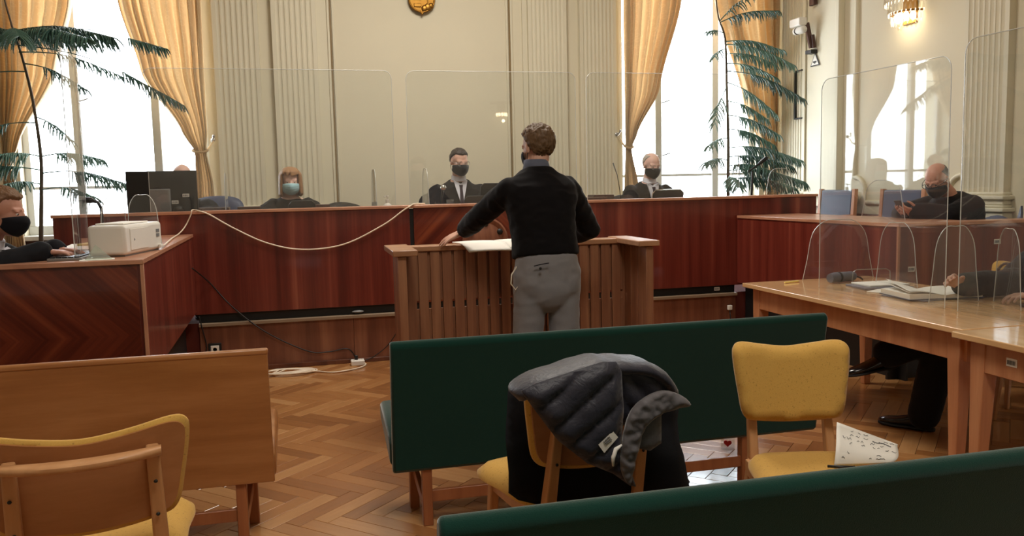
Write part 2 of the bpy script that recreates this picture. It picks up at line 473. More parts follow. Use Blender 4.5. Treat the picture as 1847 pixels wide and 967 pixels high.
fl = struct(M().box(XL, XR, YF, YB, -.12, -.010).build('floor', MT['subfloor']))
def herringbone():
    n, w_ = 5, .085; L = n*w_
    mw = SC.camera.matrix_world.inverted()
    def proj(x, y):
        p = mw @ Vector((x, y, 0))
        if p.z > -.3: return None
        return (923.5+1500*p.x/-p.z, 483-1500*p.y/-p.z, -p.z)
    ca = cos(-pi/4)
    rng = random.Random(3)
    cells = []
    R_ = 150
    for m in range(-22, 23):
        for k in range(-R_, R_):
            for t in (0, 1):
                if t == 0: u, v, a = k+n/2+2*n*m, k+.5, 0
                else: u, v, a = k+n+.5+2*n*m, k+1-n/2, 1
                u *= w_; v *= w_
                x, y = (u+v)*.70711+1.0, (v-u)*.70711+3.0
                if XL+.25 < x < XR-.25 and .2 < y < 7.1: cells.append((x, y, -pi/4+(pi/2 if a else 0)))
    vis = []
    for i, (x, y, a) in enumerate(cells):
        p = proj(x, y)
        if p and ((435 < p[0] < 745 and p[1] > 640) or (300 < p[0] < 480 and p[1] > 850) or (735 < p[0] < 950 and p[1] > 845) or (1225 < p[0] < 1760 and 690 < p[1] < 880)) and p[1] < 985:
            vis.append((p[2], i))
    vis.sort(); near = set(i for d, i in vis[:298])
    g = .0009; hx, hy = L/2-g, w_/2-g; b = .0016
    bv = [(-hx,-hy,-.009),(hx,-hy,-.009),(hx,hy,-.009),(-hx,hy,-.009),(-hx,-hy,-b*.6),(hx,-hy,-b*.6),(hx,hy,-b*.6),(-hx,hy,-b*.6),(-hx+b,-hy+b,0),(hx-b,-hy+b,0),(hx-b,hy-b,0),(-hx+b,hy-b,0)]
    bf = [(8,9,10,11),(4,5,9,8),(5,6,10,9),(6,7,11,10),(7,4,8,11),(0,1,5,4),(1,2,6,5),(2,3,7,6),(3,0,4,7)]
    pm = bpy.data.meshes.new('plank'); pm.from_pydata(bv, [], bf); uv = pm.uv_layers.new(name='UVMap')
    for i, lp in enumerate(pm.loops): uv.data[i].uv = bv[lp.vertex_index][:2]
    pm.materials.append(MT['parquet'])
    far = M()
    for i, (x, y, a) in enumerate(cells):
        dz = rng.uniform(-.0006, .0004); rx, ry = rng.gauss(0, .0022), rng.gauss(0, .0010)
        if i in near:
            o = bpy.data.objects.new('plank', pm); COL.objects.link(o); o.parent = fl
            o.location = (x, y, dz); o.rotation_euler = (rx, ry, a)
        else:
            T = Matrix.Translation((x, y, dz)) @ Matrix.Rotation(a, 4, 'Z') @ Matrix.Rotation(ry, 4, 'Y') @ Matrix.Rotation(rx, 4, 'X')
            far.add(bv, bf, T); ox, oy = rng.random()*9, rng.random()*9
            for f in bf:
                for q in f: far.uv.append((bv[q][0]+ox, bv[q][1]+oy))
    me = bpy.data.meshes.new('plank_field'); me.from_pydata(far.v, [], far.f)
    ul = me.uv_layers.new(name='UVMap'); ul.data.foreach_set('uv', [c for p in far.uv for c in p]); me.materials.append(MT['parquet'])
    o = link('plank_field', me, fl); tag(o, kind='stuff')
herringbone()
# strip of plain boards behind the camera
struct(M().box(XL, XR, YB, YB+.02, 4.9, 5.0).build('trim_cornice', MT['ceil']))
struct(M().box(XL-.1, XR+.1, YF-.1, YB+.45, ZC, ZC+.1).build('ceiling', MT['ceil']))
b = M(); xs = [XL, WIN[0][0], WIN[0][1], WIN[1][0], WIN[1][1], XR+.1]
for i in (0, 2, 4): b.box(xs[i], xs[i+1], YB, YB+.40, 0, ZC)
for a_ in WIN: b.box(a_[0], a_[1], YB, YB+.40, 0, WZ0); b.box(a_[0], a_[1], YB, YB+.40, WZ1, ZC)
struct(b.build('wall_back', MT['wall']))
struct(M().box(XR, XR+.15, YF, YB, 0, ZC).build('wall_right', MT['wall']))
struct(M().box(XL-.15, XL, YF, YB+.4, 0, ZC).build('wall_left', MT['wall']))
struct(M().box(XL, XR, YF-.15, YF, 0, ZC).build('wall_front', MT['wall']))
# wooden dado
struct(M().box(XL, XR, YB-.03, YB, .41, 1.02).box(XL, XR, YB-.045, YB, .98, 1.03).build('trim_dado_back', MT['wains'], bevel=.006))
struct(M().box(XR-.03, XR, 4.4, YB, 0, 1.06).box(XR-.05, XR, 4.4, YB, 1.03, 1.075).build('trim_dado_right', MT['wains'], bevel=.006))

# windows
def window(i, x0, x1):
    e = struct(M().box(x0, x1, YB+.02, YB+.40, WZ0-.04, WZ0+.001).box(x0-.03, x1+.03, YB-.10, YB+.02, WZ0-.045, WZ0).build('window_%d' % i, MT['frame'], bevel=.006))
    f = M(); y0, y1 = YB+.14, YB+.20; xc = (x0+x1)/2; t = .06
    f.box(x0, x0+t, y0, y1, WZ0+.09, WZ1-t).box(x1-t, x1, y0, y1, WZ0+.09, WZ1-t).box(x0, x1, y0, y1, WZ0, WZ0+.09).box(x0, x1, y0, y1, WZ1-t, WZ1)
    f.build('window_frame', MT['frame'], e, bevel=.006)
    for dx in (-.365, .365): M().box(xc+dx-.04, xc+dx+.04, y0-.01, y1+.01, WZ0+.09, WZ1-t).build('mullion', MT['frame'], e, bevel=.008)
    xs_ = [x0+t, xc-.405, xc-.325, xc+.325, xc+.405, x1-t]
    for a_, b_ in ((0, 1), (2, 3), (4, 5)):
        M().box(xs_[a_], xs_[b_], y0+.015, y1-.015, 1.505, 1.535).build('glazing_bar', MT['frame'], e, bevel=.004)
        for z0, z1 in ((WZ0+.09, 1.505), (1.535, WZ1-t)):
            M().box(xs_[a_], xs_[b_], y0+.028, y0+.032, z0, z1).build('pane', MT['winglass'], e)
    for zz in (1.75, 2.36):
        h = M().tube([(xc-.325, y0-.02, zz), (xc-.325, y0-.05, zz)], .008).tube([(xc-.335, y0-.05, zz), (xc-.24, y0-.055, zz+.03)], .008)
        h.build('handle', MT['metal'], e, smooth=60)
for i, (a_, b_) in enumerate(WIN): window(i+1, a_, b_)

# pilasters
def pilaster(name, axis, c0, c1, nfl, z0=1.04, plain_from=None):
    """axis 'x': on the back wall between x=c0..c1; axis 'y': on the right wall between y=c0..c1"""
    w_ = c1-c0; m_ = .035; p = (w_-2*m_)/nfl; D = .07
    prof = [(0, 0), (0, D), (m_, D)]
    for i in range(nfl):
        a0 = m_+i*p+p*.12; a1 = m_+(i+1)*p-p*.12; r = (a1-a0)/2
        for q in range(7):
            t = pi*q/6; prof.append((a0+r-r*cos(t), D-.55*r*sin(t)))
    prof += [(w_-m_, D), (w_, D), (w_, 0)]
    if axis == 'x': fn = lambda z: (lambda u, d: (c0+u, YB-d, z))
    else: fn = lambda z: (lambda u, d: (XR-d, c0+u, z))
    o = struct(M().prism(prof, fn(z0+.26), fn(ZC)).build(name, MT['wall2'], smooth=30))
    bs = M()
    for z_0, z_1, g in ((z0, z0+.10, .035), (z0+.10, z0+.135, .06), (z0+.135, z0+.155, .03), (z0+.155, z0+.20, .015), (z0+.20, z0+.235, .045), (z0+.235, z0+.26, .02)):
        if axis == 'x': bs.box(c0-g, c1+g, YB-D-g, YB, z_0, z_1)
        else: bs.box(XR-D-g, XR, c0-g, c1+g, z_0, z_1)
    bs.build('pilaster_base', MT['wall2'], o, bevel=.012, seg=3)
    return o
pilaster('trim_pilaster_1', 'x', -.80, -.36, 7)
pilaster('trim_pilaster_2', 'x', -.23, .21, 7)
pilaster('trim_pilaster_3', 'x', 2.46, 2.90, 8)
pilaster('trim_pilaster_4', 'x', 3.05, 3.48, 8)
pilaster('trim_pilaster_5', 'y', 8.34, 8.80, 8)
pilaster('trim_pilaster_6', 'y', 5.57, 6.03, 7)
struct(M().box(XR-.05, XR, 7.78, 8.34, 1.07, ZC).box(XR-.075, XR, 7.74, 7.80, 1.30, ZC).box(XR-.12, XR, 7.74, 8.32, 1.24, 1.275).box(XR-.14, XR, 7.74, 8.32, 1.14, 1.175).box(XR-.09, XR, 7.74, 8.32, 1.06, 1.30).build('trim_flat_pilaster', MT['wall2'], bevel=.008))
# centre field of the back wall: gilt fillets
g_ = M()
for x in (.355, 2.265): g_.box(x-.011, x+.011, YB-.012, YB, 1.05, ZC-.4)
struct(g_.build('trim_gilt_fillet', MT['gilt'], bevel=.003))
w_ = M()
for x in (.335, 2.285): w_.box(x-.012, x+.012, YB-.02, YB, 1.05, ZC-.4)
for x in (.385, 2.235): w_.box(x-.012, x+.012, YB-.016, YB, 1.05, ZC-.4)
w_.box(.21, .335, YB-.006, YB, 1.05, ZC).box(2.405, 2.46, YB-.03, YB, 1.05, ZC)
struct(w_.build('trim_centre_panel', MT['wall2'], bevel=.004))
# right wall: panel moulding with re-entrant lower corners and rosettes
def moulding():
    y0, y1, zb, zt = 6.05, 7.53, 1.19, 4.5
    path = []
    path += [(y0, zt), (y0, zb+.28)]
    for q in range(7): t = pi/2*q/6; path.append((y0+.17*sin(t), zb+.28-.02-.14*(1-cos(t))))
    path += [(y0+.19, zb), (y1-.19, zb)]
    for q in range(7): t = pi/2*(1-q/6); path.append((y1-.17*sin(t), zb+.28-.02-.14*(1-cos(t))))
    path += [(y1, zb+.28), (y1, zt)]
    m = M().tube([(XR-.012, y, z) for y, z in path], .022, 8)
    struct(m.build('trim_wall_moulding', MT['wall2'], smooth=60))
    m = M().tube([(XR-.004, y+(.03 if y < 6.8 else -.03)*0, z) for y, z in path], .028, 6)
    struct(m.build('trim_moulding_shade', MT['wallshade'], smooth=60))  # darker tube behind the moulding: its shadow put in as colour
    m = M()
    for y in (y0+.01, y1-.01):
        T = Matrix.Translation((XR, y, zb+.05)) @ Matrix.Rotation(-pi/2, 4, 'Y')
        m.lathe([(.075, 0), (.075, .012), (.06, .022), (.055, .012), (.04, .012), (.036, .03), (.012, .042), (.001, .042)], n=20, T=T)
    struct(m.build('trim_rosettes', MT['wall2'], smooth=40))
moulding()

# raised platform behind the desks (U-shaped)
d = M().box(-.96, 4.14, 7.02, YB, 0, .40).box(XL, -.96, 4.66, YB, 0, .40).box(4.14, XR, 5.10, YB, 0, .40)
struct(d.build('floor_dais', MT['carpet']))
# ================================================================== furniture
def chevron_mat(name, axis):
    k = N(name); tc = k.n('ShaderNodeTexCoord'); sp = k.n('ShaderNodeSeparateXYZ', {0: tc.outputs['Object']})
    x, z = sp.outputs[0], sp.outputs[2]
    if axis == 'z': a = k.math('ADD', x, k.math('ABSOLUTE', k.math('SUBTRACT', z, .74)))
    else: a = k.math('ADD', z, k.math('ABSOLUTE', k.math('SUBTRACT', x, 1.5)))
    cb = k.n('ShaderNodeCombineXYZ', {0: k.math('MULTIPLY', a, 9.0), 1: k.math('MULTIPLY', z, .4), 2: k.math('MULTIPLY', x, .4)})
    f = k.noise(cb.outputs[0], 1.5, 4, .6, .15)
    k.set(Base_Color=k.ramp(f, [(.3, (72,22,14)), (.45, (92,34,20)), (.55, (108,44,26)), (.72, (134,66,38))]), Roughness=.3, Coat_Weight=.35, Coat_Roughness=.08)
    return k.m
MT['chevL'] = chevron_mat('chevron_veneer_side', 'z')
MT['chevC'] = chevron_mat('chevron_veneer_front', 'x')

def judges_bench():
    t = thing('judges_bench', 'long raised red-brown veneered judges\' bench spanning the back of the courtroom', 'bench', (1.5, 7.1, 0))
    for x0, x1, mt in ((-1.85, .858, 'bench'), (.892, 2.16, 'chevC'), (2.19, 4.72, 'bench')):
        M().box(x0, x1, 6.97, 6.995, .475, 1.275).build('front_panel', MT[mt], t, bevel=.003)
    for x in (.875, 2.175): M().box(x-.02, x+.02, 6.99, 7.01, .475, 1.27).build('joint_strip', MT['black'], t)
    M().box(-1.86, 4.73, 6.955, 7.13, 1.275, 1.30).build('top_ledge', MT['lip'], t, bevel=.004)
    M().box(-1.84, 4.70, 7.0, 7.75, 1.14, 1.165).build('desk_top', MT['bench'], t, bevel=.004)
    for x in (-1.85, 4.70): M().box(x, x+.022, 6.995, 7.75, .402, 1.275).build('end_panel', MT['bench'], t, bevel=.003)
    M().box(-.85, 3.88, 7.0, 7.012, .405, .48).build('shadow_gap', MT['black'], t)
    M().box(-.85, 3.88, 6.94, 7.02, .378, .404).build('step_edge', MT['ledge'], t, bevel=.003)
    for i, (x0, x1) in enumerate(((-.85, .36), (.362, 1.5), (1.502, 2.7), (2.702, 3.88))):
        M().box(x0, x1, 6.975, 7.018, .03, .378).build('riser_board', MT['riser'], t, bevel=.002)
    M().box(-.85, 3.88, 6.955, 6.975, 0, .035).build('skirting', MT['wains'], t, bevel=.004)
    m = M(); T = Matrix.Translation((1.5, 6.965, .98)) @ Matrix.Rotation(pi/2, 4, 'X')
    m.lathe([(.20, 0), (.20, .012), (.185, .022), (.165, .018), (.15, .012), (.12, .022), (.05, .030), (.001, .031)], n=40, T=T)
    e = m.build('carved_boss', MT['riser'], t, smooth=40); e['label'] = 'round carved wooden boss'
    for a in (0, 1, 2, 3, 4, 5):
        q = a*pi/3+pi/2
        M().ell((1.5+.145*cos(q), 6.945, .98+.145*sin(q)), (.026, .014, .026)).build('boss_stud', MT['black'], e, smooth=180)
judges_bench()

def wing_desk(name, label, top, side, end, inner):
    """top: polygon of the desk top; side, end: pairs of (x, y) for the court-facing panels"""
    t = thing(name, label, 'desk', (side[0][0], side[0][1], 0))
    M().prism(top, lambda x, y: (x, y, 1.097), lambda x, y: (x, y, 1.122)).build('desk_top', MT['lip'], t, bevel=.003)
    for nm, (a, b), mt in (('side_panel', side, 'bench'), ('end_panel', end, 'chevL' if 'left' in label else 'bench')):
        a, b = Vector((*a, 0)), Vector((*b, 0)); d = (b-a).normalized(); nn = Vector((-d.y, d.x, 0))
        if nn.dot(Vector((*inner, 0))-a) < 0: nn = -nn
        M().add([a+Vector((0,0,.5)), b+Vector((0,0,.5)), b+nn*.025+Vector((0,0,.5)), a+nn*.025+Vector((0,0,.5)),
                 a+Vector((0,0,1.097)), b+Vector((0,0,1.097)), b+nn*.025+Vector((0,0,1.097)), a+nn*.025+Vector((0,0,1.097))],
                [(0,3,2,1),(4,5,6,7),(0,1,5,4),(1,2,6,5),(2,3,7,6),(3,0,4,7)]).build(nm, MT[mt], t, bevel=.002)
        a2, b2 = a+nn*.09, b+nn*.09
        M().add([a2, b2, b2+nn*.02, a2+nn*.02]+[p+Vector((0,0,.52)) for p in (a2, b2, b2+nn*.02, a2+nn*.02)],
                [(0,3,2,1),(4,5,6,7),(0,1,5,4),(1,2,6,5),(2,3,7,6),(3,0,4,7)]).build('plinth', MT['black'], t)
    cx_, cy_ = end[0]
    M().box(cx_-.009, cx_+.009, cy_-.009, cy_+.009, .5, 1.10).build('corner_strip', MT['lip'], t, bevel=.003)
    return t
wing_desk('wing_desk', 'red-brown veneered side desk with chevron end panel at the left of the court',
          [(-2.7, 4.47), (-.79, 4.47), (-.85, 6.94), (-1.45, 6.94), (-1.45, 4.62), (-2.7, 4.62)],
          ((-.80, 4.485), (-.86, 6.95)), ((-.80, 4.485), (-2.7, 4.50)), (-1.4, 6))
wing_desk('wing_desk', 'red-brown veneered side desk with tall light corner strip behind the lawyers\' table',
          [(3.985, 4.93), (5.45, 4.85), (5.45, 5.0), (4.60, 5.06), (4.52, 6.94), (3.87, 6.94)],
          ((3.995, 4.94), (3.88, 6.95)), ((3.995, 4.94), (5.45, 4.86)), (4.5, 6))

def lectern():
    t = thing('witness_stand', 'slatted wooden witness stand with three-sided rail in front of the judges\' bench', 'lectern', (1.33, 5.2, 0))
    z0, z1 = 1.045, 1.078
    M().box(.60, 2.06, 5.20, 5.35, z0, z1).build('rail', MT['lecttop'], t, bevel=.005)
    for x0, x1, y0 in ((.49, .635, 4.82), (2.015, 2.155, 4.82)): M().box(x0, x1, y0, 5.37, z0+.004, z1+.006).build('arm_rail', MT['lecttop'], t, bevel=.005)
    for i in range(19):
        x = .640+i*.0765
        M().box(x-.030, x+.030, 5.215, 5.236, .06, z0).build('slat', MT['lect'], t, bevel=.003)
    for nm, a, b in (('upper_board', .728, 1.04), ('lower_board', .05, .676)):
        M().box(.59, 2.07, 5.237, 5.252, a, b).build(nm, MT['lect'], t, bevel=.002)
    M().box(.59, 2.07, 5.253, 5.275, .90, .99).build('cross_rail', MT['lect'], t); M().box(.59, 2.07, 5.253, 5.275, .10, .2).build('cross_rail', MT['lect'], t)
    for xs_ in (.53, 2.085):
        for k in range(3):
            y0 = 4.90+k*.115
            M().box(xs_, xs_+.024, y0, y0+.108, .06, z0).build('side_board', MT['lect'], t, bevel=.003)
    for x, y in ((.52, 4.85), (.545, 5.25), (2.075, 4.85), (2.055, 5.25)):
        M().box(x, x+.05, y, y+.045, 0, z0).build('post', MT['lect'], t, bevel=.004)
lectern()

def pew(name, label, x0, x1, yt, back_mat, seat_mat, legx, group):
    t = thing(name, label, 'bench', ((x0+x1)/2, yt+.2, 0), 0, group)
    up = back_mat == 'green'
    th = .055 if up else .026
    lean = .08
    sec = [(yt, .81), (yt+th, .81), (yt+th+lean, .262), (yt+lean, .262)]
    if up:
        sec = [(yt+.002, .79)] + [(yt+th/2-th/2*cos(pi*q/8), .795+.03*sin(pi*q/8)) for q in range(9)] + [(yt+th+lean, .262), (yt+th*.7+lean, .245), (yt+th*.3+lean, .245), (yt+lean, .262)]
    m = M().prism(sec, lambda y, z: (x0, y, z), lambda y, z: (x1, y, z))
    m.build('backrest', MT[back_mat], t, bevel=.016 if up else .004, seg=3)
    if not up:
        M().box(x0-.001, x1+.003, yt-.003, yt+.030, .806, .830).build('top_rail', MT['benchwood'], t, bevel=.008, seg=3)
        M().prism([(yt+th+.004, .80), (yt+th+.05, .80), (yt+th+.05+lean, .30), (yt+th+.004+lean, .30)], lambda y, z: (x0+.02, y, z), lambda y, z: (x1-.02, y, z)).build('back_pad', MT['green'], t, bevel=.014, seg=3)
    s0, s1 = (x0-.005, x1+.005)
    sec = [(yt+.15, .255), (yt+.14, .36), (yt+.20, .395), (yt+.56, .445), (yt+.60, .43), (yt+.605, .39), (yt+.57, .35)]
    M().prism(sec, lambda y, z: (s0, y, z), lambda y, z: (s1, y, z)).build('seat', MT[seat_mat], t, bevel=.02, seg=3)
    for x, xx in legx:
        M().bar((x, yt+.12, 0), (x, yt+.12, .30), .042, .05).build('leg', MT['pewleg'], t, bevel=.004)
        M().bar((xx, yt+.34, 0), (xx, yt+.30, .36), .042, .046).build('leg', MT['pewleg'], t, bevel=.004)
        M().bar((x, yt+.12, .055), (xx, yt+.32, .20), .022, .04).build('side_stretcher', MT['pewleg'], t, bevel=.003)
    M().bar((legx[0][0], yt+.12, .125), (legx[1][0], yt+.12, .125), .022, .052).build('stretcher', MT['pewleg'], t, bevel=.003)
    return t
pew('pew', 'dark green upholstered bench across the middle, behind the standing man', .315, 2.335, 3.34, 'green', 'green', [(.46, .43), (1.97, 2.10)], 'green upholstered benches')
pew('pew', 'dark green upholstered bench nearest the camera, only its top edge in view', .22, 2.30, 1.49, 'green', 'green', [(.38, .36), (2.1, 2.12)], 'green upholstered benches')
pew('pew', 'plywood-backed bench seen from behind at the left of the aisle', -2.15, -.165, 3.37, 'benchwood', 'benchwood', [(-.30, -.27), (-1.95, -1.95)], None)

def chair_proto(label, loc, rz):
    t = thing('side_chair', label, 'chair', loc, rz, 'mustard upholstered side chairs')
    L = True
    for s in (-1, 1):
        m = M().bar((s*.195, -.29, 0), (s*.158, -.205, .44), .026, .030, .036, .046, ref=(0,1,0)).bar((s*.158, -.205, .43), (s*.150, -.292, .80), .038, .044, .030, .026, ref=(0,1,0))
        m.build('rear_leg', MT['chairleg'], t, local=L, bevel=.006, seg=3)
        M().bar((s*.205, .21, 0), (s*.185, .175, .435), .024, .024, .036, .036).build('front_leg', MT['chairleg'], t, local=L, bevel=.006, seg=3)
        M().bar((s*.182, -.20, .405), (s*.186, .175, .405), .02, .055).build('side_rail', MT['chairleg'], t, local=L, bevel=.003)
        for z in (.60, .70): M().ell((s*.153, -.268-.235*(z-.6)-.0, z), (.005, .004, .005), n=8, m=6).build('screw', MT['black'], t, local=L)
    for yy in (.178, -.20): M().bar((-.18, yy, .405), (.18, yy, .405), .02, .055).build('cross_rail', MT['chairleg'], t, local=L, bevel=.003)
    poly = smooth_poly([(-.20, -.13), (-.226, .03), (-.245, .17), (-.20, .235), (0, .25), (.20, .235), (.245, .17), (.226, .03), (.20, -.13), (.10, -.165), (-.10, -.165)], 5)
    edge = lambda d, t_, q=.045: t_*min(1, (d/q))**.5
    m = M(); puff(m, poly, lambda u, v, w_: (u, v, .447+w_), .035, lambda u, v, d: edge(d, .036), lambda u, v, d: -.014)
    m.build('seat', MT['yellow'], t, local=L, smooth=50)
    # backrest: bent plywood shell with a pad on the sitter's side
    out = smooth_poly([(-.192, .615), (-.211, .70), (-.225, .80), (-.220, .838), (-.187, .852), (-.095, .838), (0, .828), (.095, .838), (.187, .852), (.220, .838), (.225, .80), (.211, .70), (.192, .615), (.145, .590), (0, .578), (-.145, .590)], 5)
    def place(off):
        return lambda u, z, w_: (u, -.262-(z-.6)*.20+1.05*u*u+off+w_, z)
    m = M(); puff(m, out, place(.0), .04, lambda u, v, d: .010, lambda u, v, d: 0.0)
    m.build('backrest', MT['ply'], t, local=L, smooth=40)
    pad = [(u*1.05, .716+(z-.716)*1.10) for u, z in out]
    m = M(); puff(m, pad, place(.0105), .025, lambda u, v, d: .018+edge(d, .036, .02), lambda u, v, d: 0.0)
    m.build('back_pad', MT['yellow'], t, local=L, smooth=180)
    # bowed grip rail behind the backrest
    m = M(); k = 14; pts = []
    rows = []
    for i in range(k+1):
        u = -.170+.340*i/k; y = -.315-.045*(1-(u/.170)**2)
        wd = .034*(.45+.45*math.sqrt(max(0, 1-(u/.177)**2)))
        rows.append((Vector((u, y, .792)), Vector((0, 1, 0)), wd, Vector((0, -.2, 1)).normalized(), .013))
    m.rings(rows, n=14, e=3); m.build('grip_rail', MT['chairleg'], t, local=L, smooth=50)
    return t
ch0 = chair_proto('mustard padded chair seen from behind in the lower left corner', (-.625, 2.57, 0), radians(9))
dup(ch0, (1.655, 2.45, 0), radians(166), 'mustard padded chair facing the camera with a sheet of paper on its seat').scale = (.90, 1, .985)
dup(ch0, (.82, 2.64, 0), radians(9), 'chair with a quilted jacket hung over its backrest, in front of the green bench')
dup(ch0, (4.33, 4.38, 0), radians(100), 'mustard padded chair on the far side of the table, mostly hidden, beside the lawyer')
dup(ch0, (4.12, 3.78, 0), radians(92), 'mustard padded chair under the lawyer at the table on the right')

ch0.scale = (1.10, 1, .985)
def table(name, label, x0, x1, y0, y1, legs):
    t = thing(name, label, 'table', ((x0+x1)/2, (y0+y1)/2, 0), 0, 'light wood tables')
    M().box(x0, x1, y0, y1, .722, .75).build('tabletop', MT['table'], t, bevel=.004)
    a = .05
    for nm, q in (('apron', (x0+a, x0+a+.025, y0+.07, y1-.07)), ('apron', (x1-a-.025, x1-a, y0+.07, y1-.07)), ('apron', (x0+.07, x1-.07, y0+a, y0+a+.025)), ('apron', (x0+.07, x1-.07, y1-a-.025, y1-a))):
        M().box(q[0], q[1], q[2], q[3], .585, .722).build(nm, MT['tleg'], t, bevel=.003)
    for x in (x0+a, x1-a):
        for y in (y0+a+.02, y1-a-.02):
            sx = 1 if x < (x0+x1)/2 else -1; sy = 1 if y < (y0+y1)/2 else -1
            cx_, cy_ = x+sx*.035, y+sy*.035
            M().bar((cx_-sx*.012, cy_-sy*.012, 0), (cx_, cy_, .722), .046, .046, .082, .082, ref=(0,1,0)).build('leg', MT['tleg'], t, bevel=.004)
    return t
table('court_table', 'light wood table with acrylic screens and open book, farther from the camera', 2.875, 3.86, 3.12, 5.08, None)
tb2 = table('court_table', 'light wood table nearest the right edge of the picture', 2.80, 3.86, 1.15, 3.105, None)
def sticker(name, label, parent, c, ax, wv, hv, n):
    """white inventory sticker with grey bars, lying on a part"""
    c, ax, n = Vector(c), Vector(ax).normalized(), Vector(n).normalized(); up = n.cross(ax).normalized()
    if up.z < 0: up = -up
    def quad(m, u0, u1, v0, v1, o):
        return m.add([c+ax*u+up*v+n*oo for oo in (o-.0008, o) for u, v in ((u0, v0), (u1, v0), (u1, v1), (u0, v1))], [(0,3,2,1),(4,5,6,7),(0,1,5,4),(1,2,6,5),(2,3,7,6),(3,0,4,7)])
    s_ = quad(M(), -wv/2, wv/2, -hv/2, hv/2, .0012).build(name, MT['paper'], parent)
    b_ = M(); x = -wv*.40; rr = random.Random(int(abs(c.x*1000)))
    while x < wv*.36:
        w_ = rr.uniform(.02, .07)*wv; quad(b_, x, x+w_, -hv*.28, hv*.25, .0024); x += w_+rr.uniform(.02, .05)*wv
    b_.build('barcode', MT['greyprint'], s_)
def kids(label_part, name):
    return [o for o in bpy.data.objects if o.get('label') and label_part in o['label'] and o.name.startswith(name)][0]
sticker('inventory_sticker', '', kids('nearest the right edge', 'court_table'), (2.853-.004, 2.82, .66), (0,-1,0), .055, .035, (-1,0,0))
wr_ = kids('tall light corner', 'wing_desk')
sticker('inventory_sticker', '', wr_, (4.10, 4.933, .80), (1,0,0), .055, .036, (0,-1,0))
sticker('inventory_sticker', '', wr_, (4.78, 4.895, .97), (1,-.05,0), .055, .036, (0,-1,0))
jb = kids('long raised', 'judges_bench')
sticker('inventory_sticker', '', jb, (3.70, 6.999, .443), (1,0,0), .055, .032, (0,-1,0))

# curtains: pleated, gathered at a tie
def curtain(label, rows, npl, ph, tie_z, tie_c):
    t = thing('curtain', label, 'curtain', (tie_c[0], tie_c[1], 0), 0, None)
    def edges(z):
        for (za, a0, a1), (zb, b0, b1) in zip(rows, rows[1:]):
            if za >= z >= zb:
                f = (za-z)/(za-zb); f2 = f*f*(3-2*f)*.5+f*.5
                return a0+(b0-a0)*f2, a1+(b1-a1)*f2
        return rows[-1][1:]
    def fn(u, v):
        z = rows[0][0]+(rows[-1][0]-rows[0][0])*v
        a0, a1 = edges(z); wd = a1-a0
        uu = u+.035*sin(u*9+ph)
        am = min(.075, .02+.07*wd)*(.8+.2*sin(7*u+ph))
        x = a0+wd*uu
        y = 8.82+am*sin(2*pi*npl*u+ph+.5*sin(3*z+ph))+.25*am*sin(2*pi*npl*2.3*u+1.7+z)
        return (x, y, z)
    m = M().grid(fn, npl*14, 60)
    m.build('drape', MT['curtain'], t, smooth=180, solid=.003)
    a0, a1 = edges(tie_z); c = (a0+a1)/2; r = (a1-a0)/2+.012
    M().tube([(c+r*cos(2*pi*i/20), 8.82+.055*sin(2*pi*i/20), tie_z+.02*sin(2*pi*i/20)) for i in range(20)], .012, 8, closed=True).build('tieback', MT['curtain'], t, smooth=180)
    hx = tie_c[0]
    if hx is not None:
        M().tube([((a1 if hx > c else a0), 8.84, tie_z), ((hx+c)/2, 8.87, tie_z+.01), (hx, 8.90, tie_z+.10)], .009, 6).build('tieback_cord', MT['curtain'], t, smooth=180)
    return t
curtain('gold curtain at the far left edge, left half of the left window', [(4.6, -3.0, -1.80), (3.28, -2.78, -2.03), (2.61, -2.74, -2.22), (1.94, -2.73, -2.58), (1.74, -2.72, -2.66), (1.5, -2.74, -2.62), (.42, -2.80, -2.56)], 8, .3, 1.74, (-2.78, 8.9))
curtain('gold curtain right of the left window, behind the computer monitor', [(4.6, -1.95, -.84), (3.3, -1.66, -.87), (2.62, -1.49, -.88), (2.03, -1.13, -.89), (1.85, -1.02, -.91), (1.54, -1.03, -.86), (.42, -1.10, -.80)], 8, 1.1, 1.86, (-.84, 8.9))
curtain('gold curtain left of the right window, behind the grey-haired judge', [(4.6, 3.50, 4.55), (3.46, 3.52, 4.26), (2.49, 3.53, 3.97), (1.97, 3.535, 3.67), (1.83, 3.54, 3.60), (1.35, 3.52, 3.70), (.42, 3.50, 3.78)], 8, 2.0, 1.85, (3.50, 8.9))
curtain('gold curtain at the room corner, behind the tall potted pine', [(4.6, 4.35, 5.46), (3.49, 4.64, 5.43), (2.3, 5.02, 5.44), (1.72, 5.28, 5.43), (1.6, 5.32, 5.42), (1.3, 5.28, 5.46), (.42, 5.2, 5.5)], 8, .7, 1.66, (5.44, 8.9))
for lb, x, z in (('brass curtain hook on the pilaster right of the left window', -.85, 1.965), ('brass curtain hook on the pilaster left of the right window', 3.47, 1.99)):
    o = M().tube([(x, 8.92, z), (x, 8.86, z), (x+.015, 8.845, z+.03)], .008, 8).ell((x, 8.915, z), (.022, .01, .022)).ell((x+.015, 8.845, z+.035), .014).build('curtain_hook', MT['metal'], smooth=60)
    tag(o, lb, 'hook')
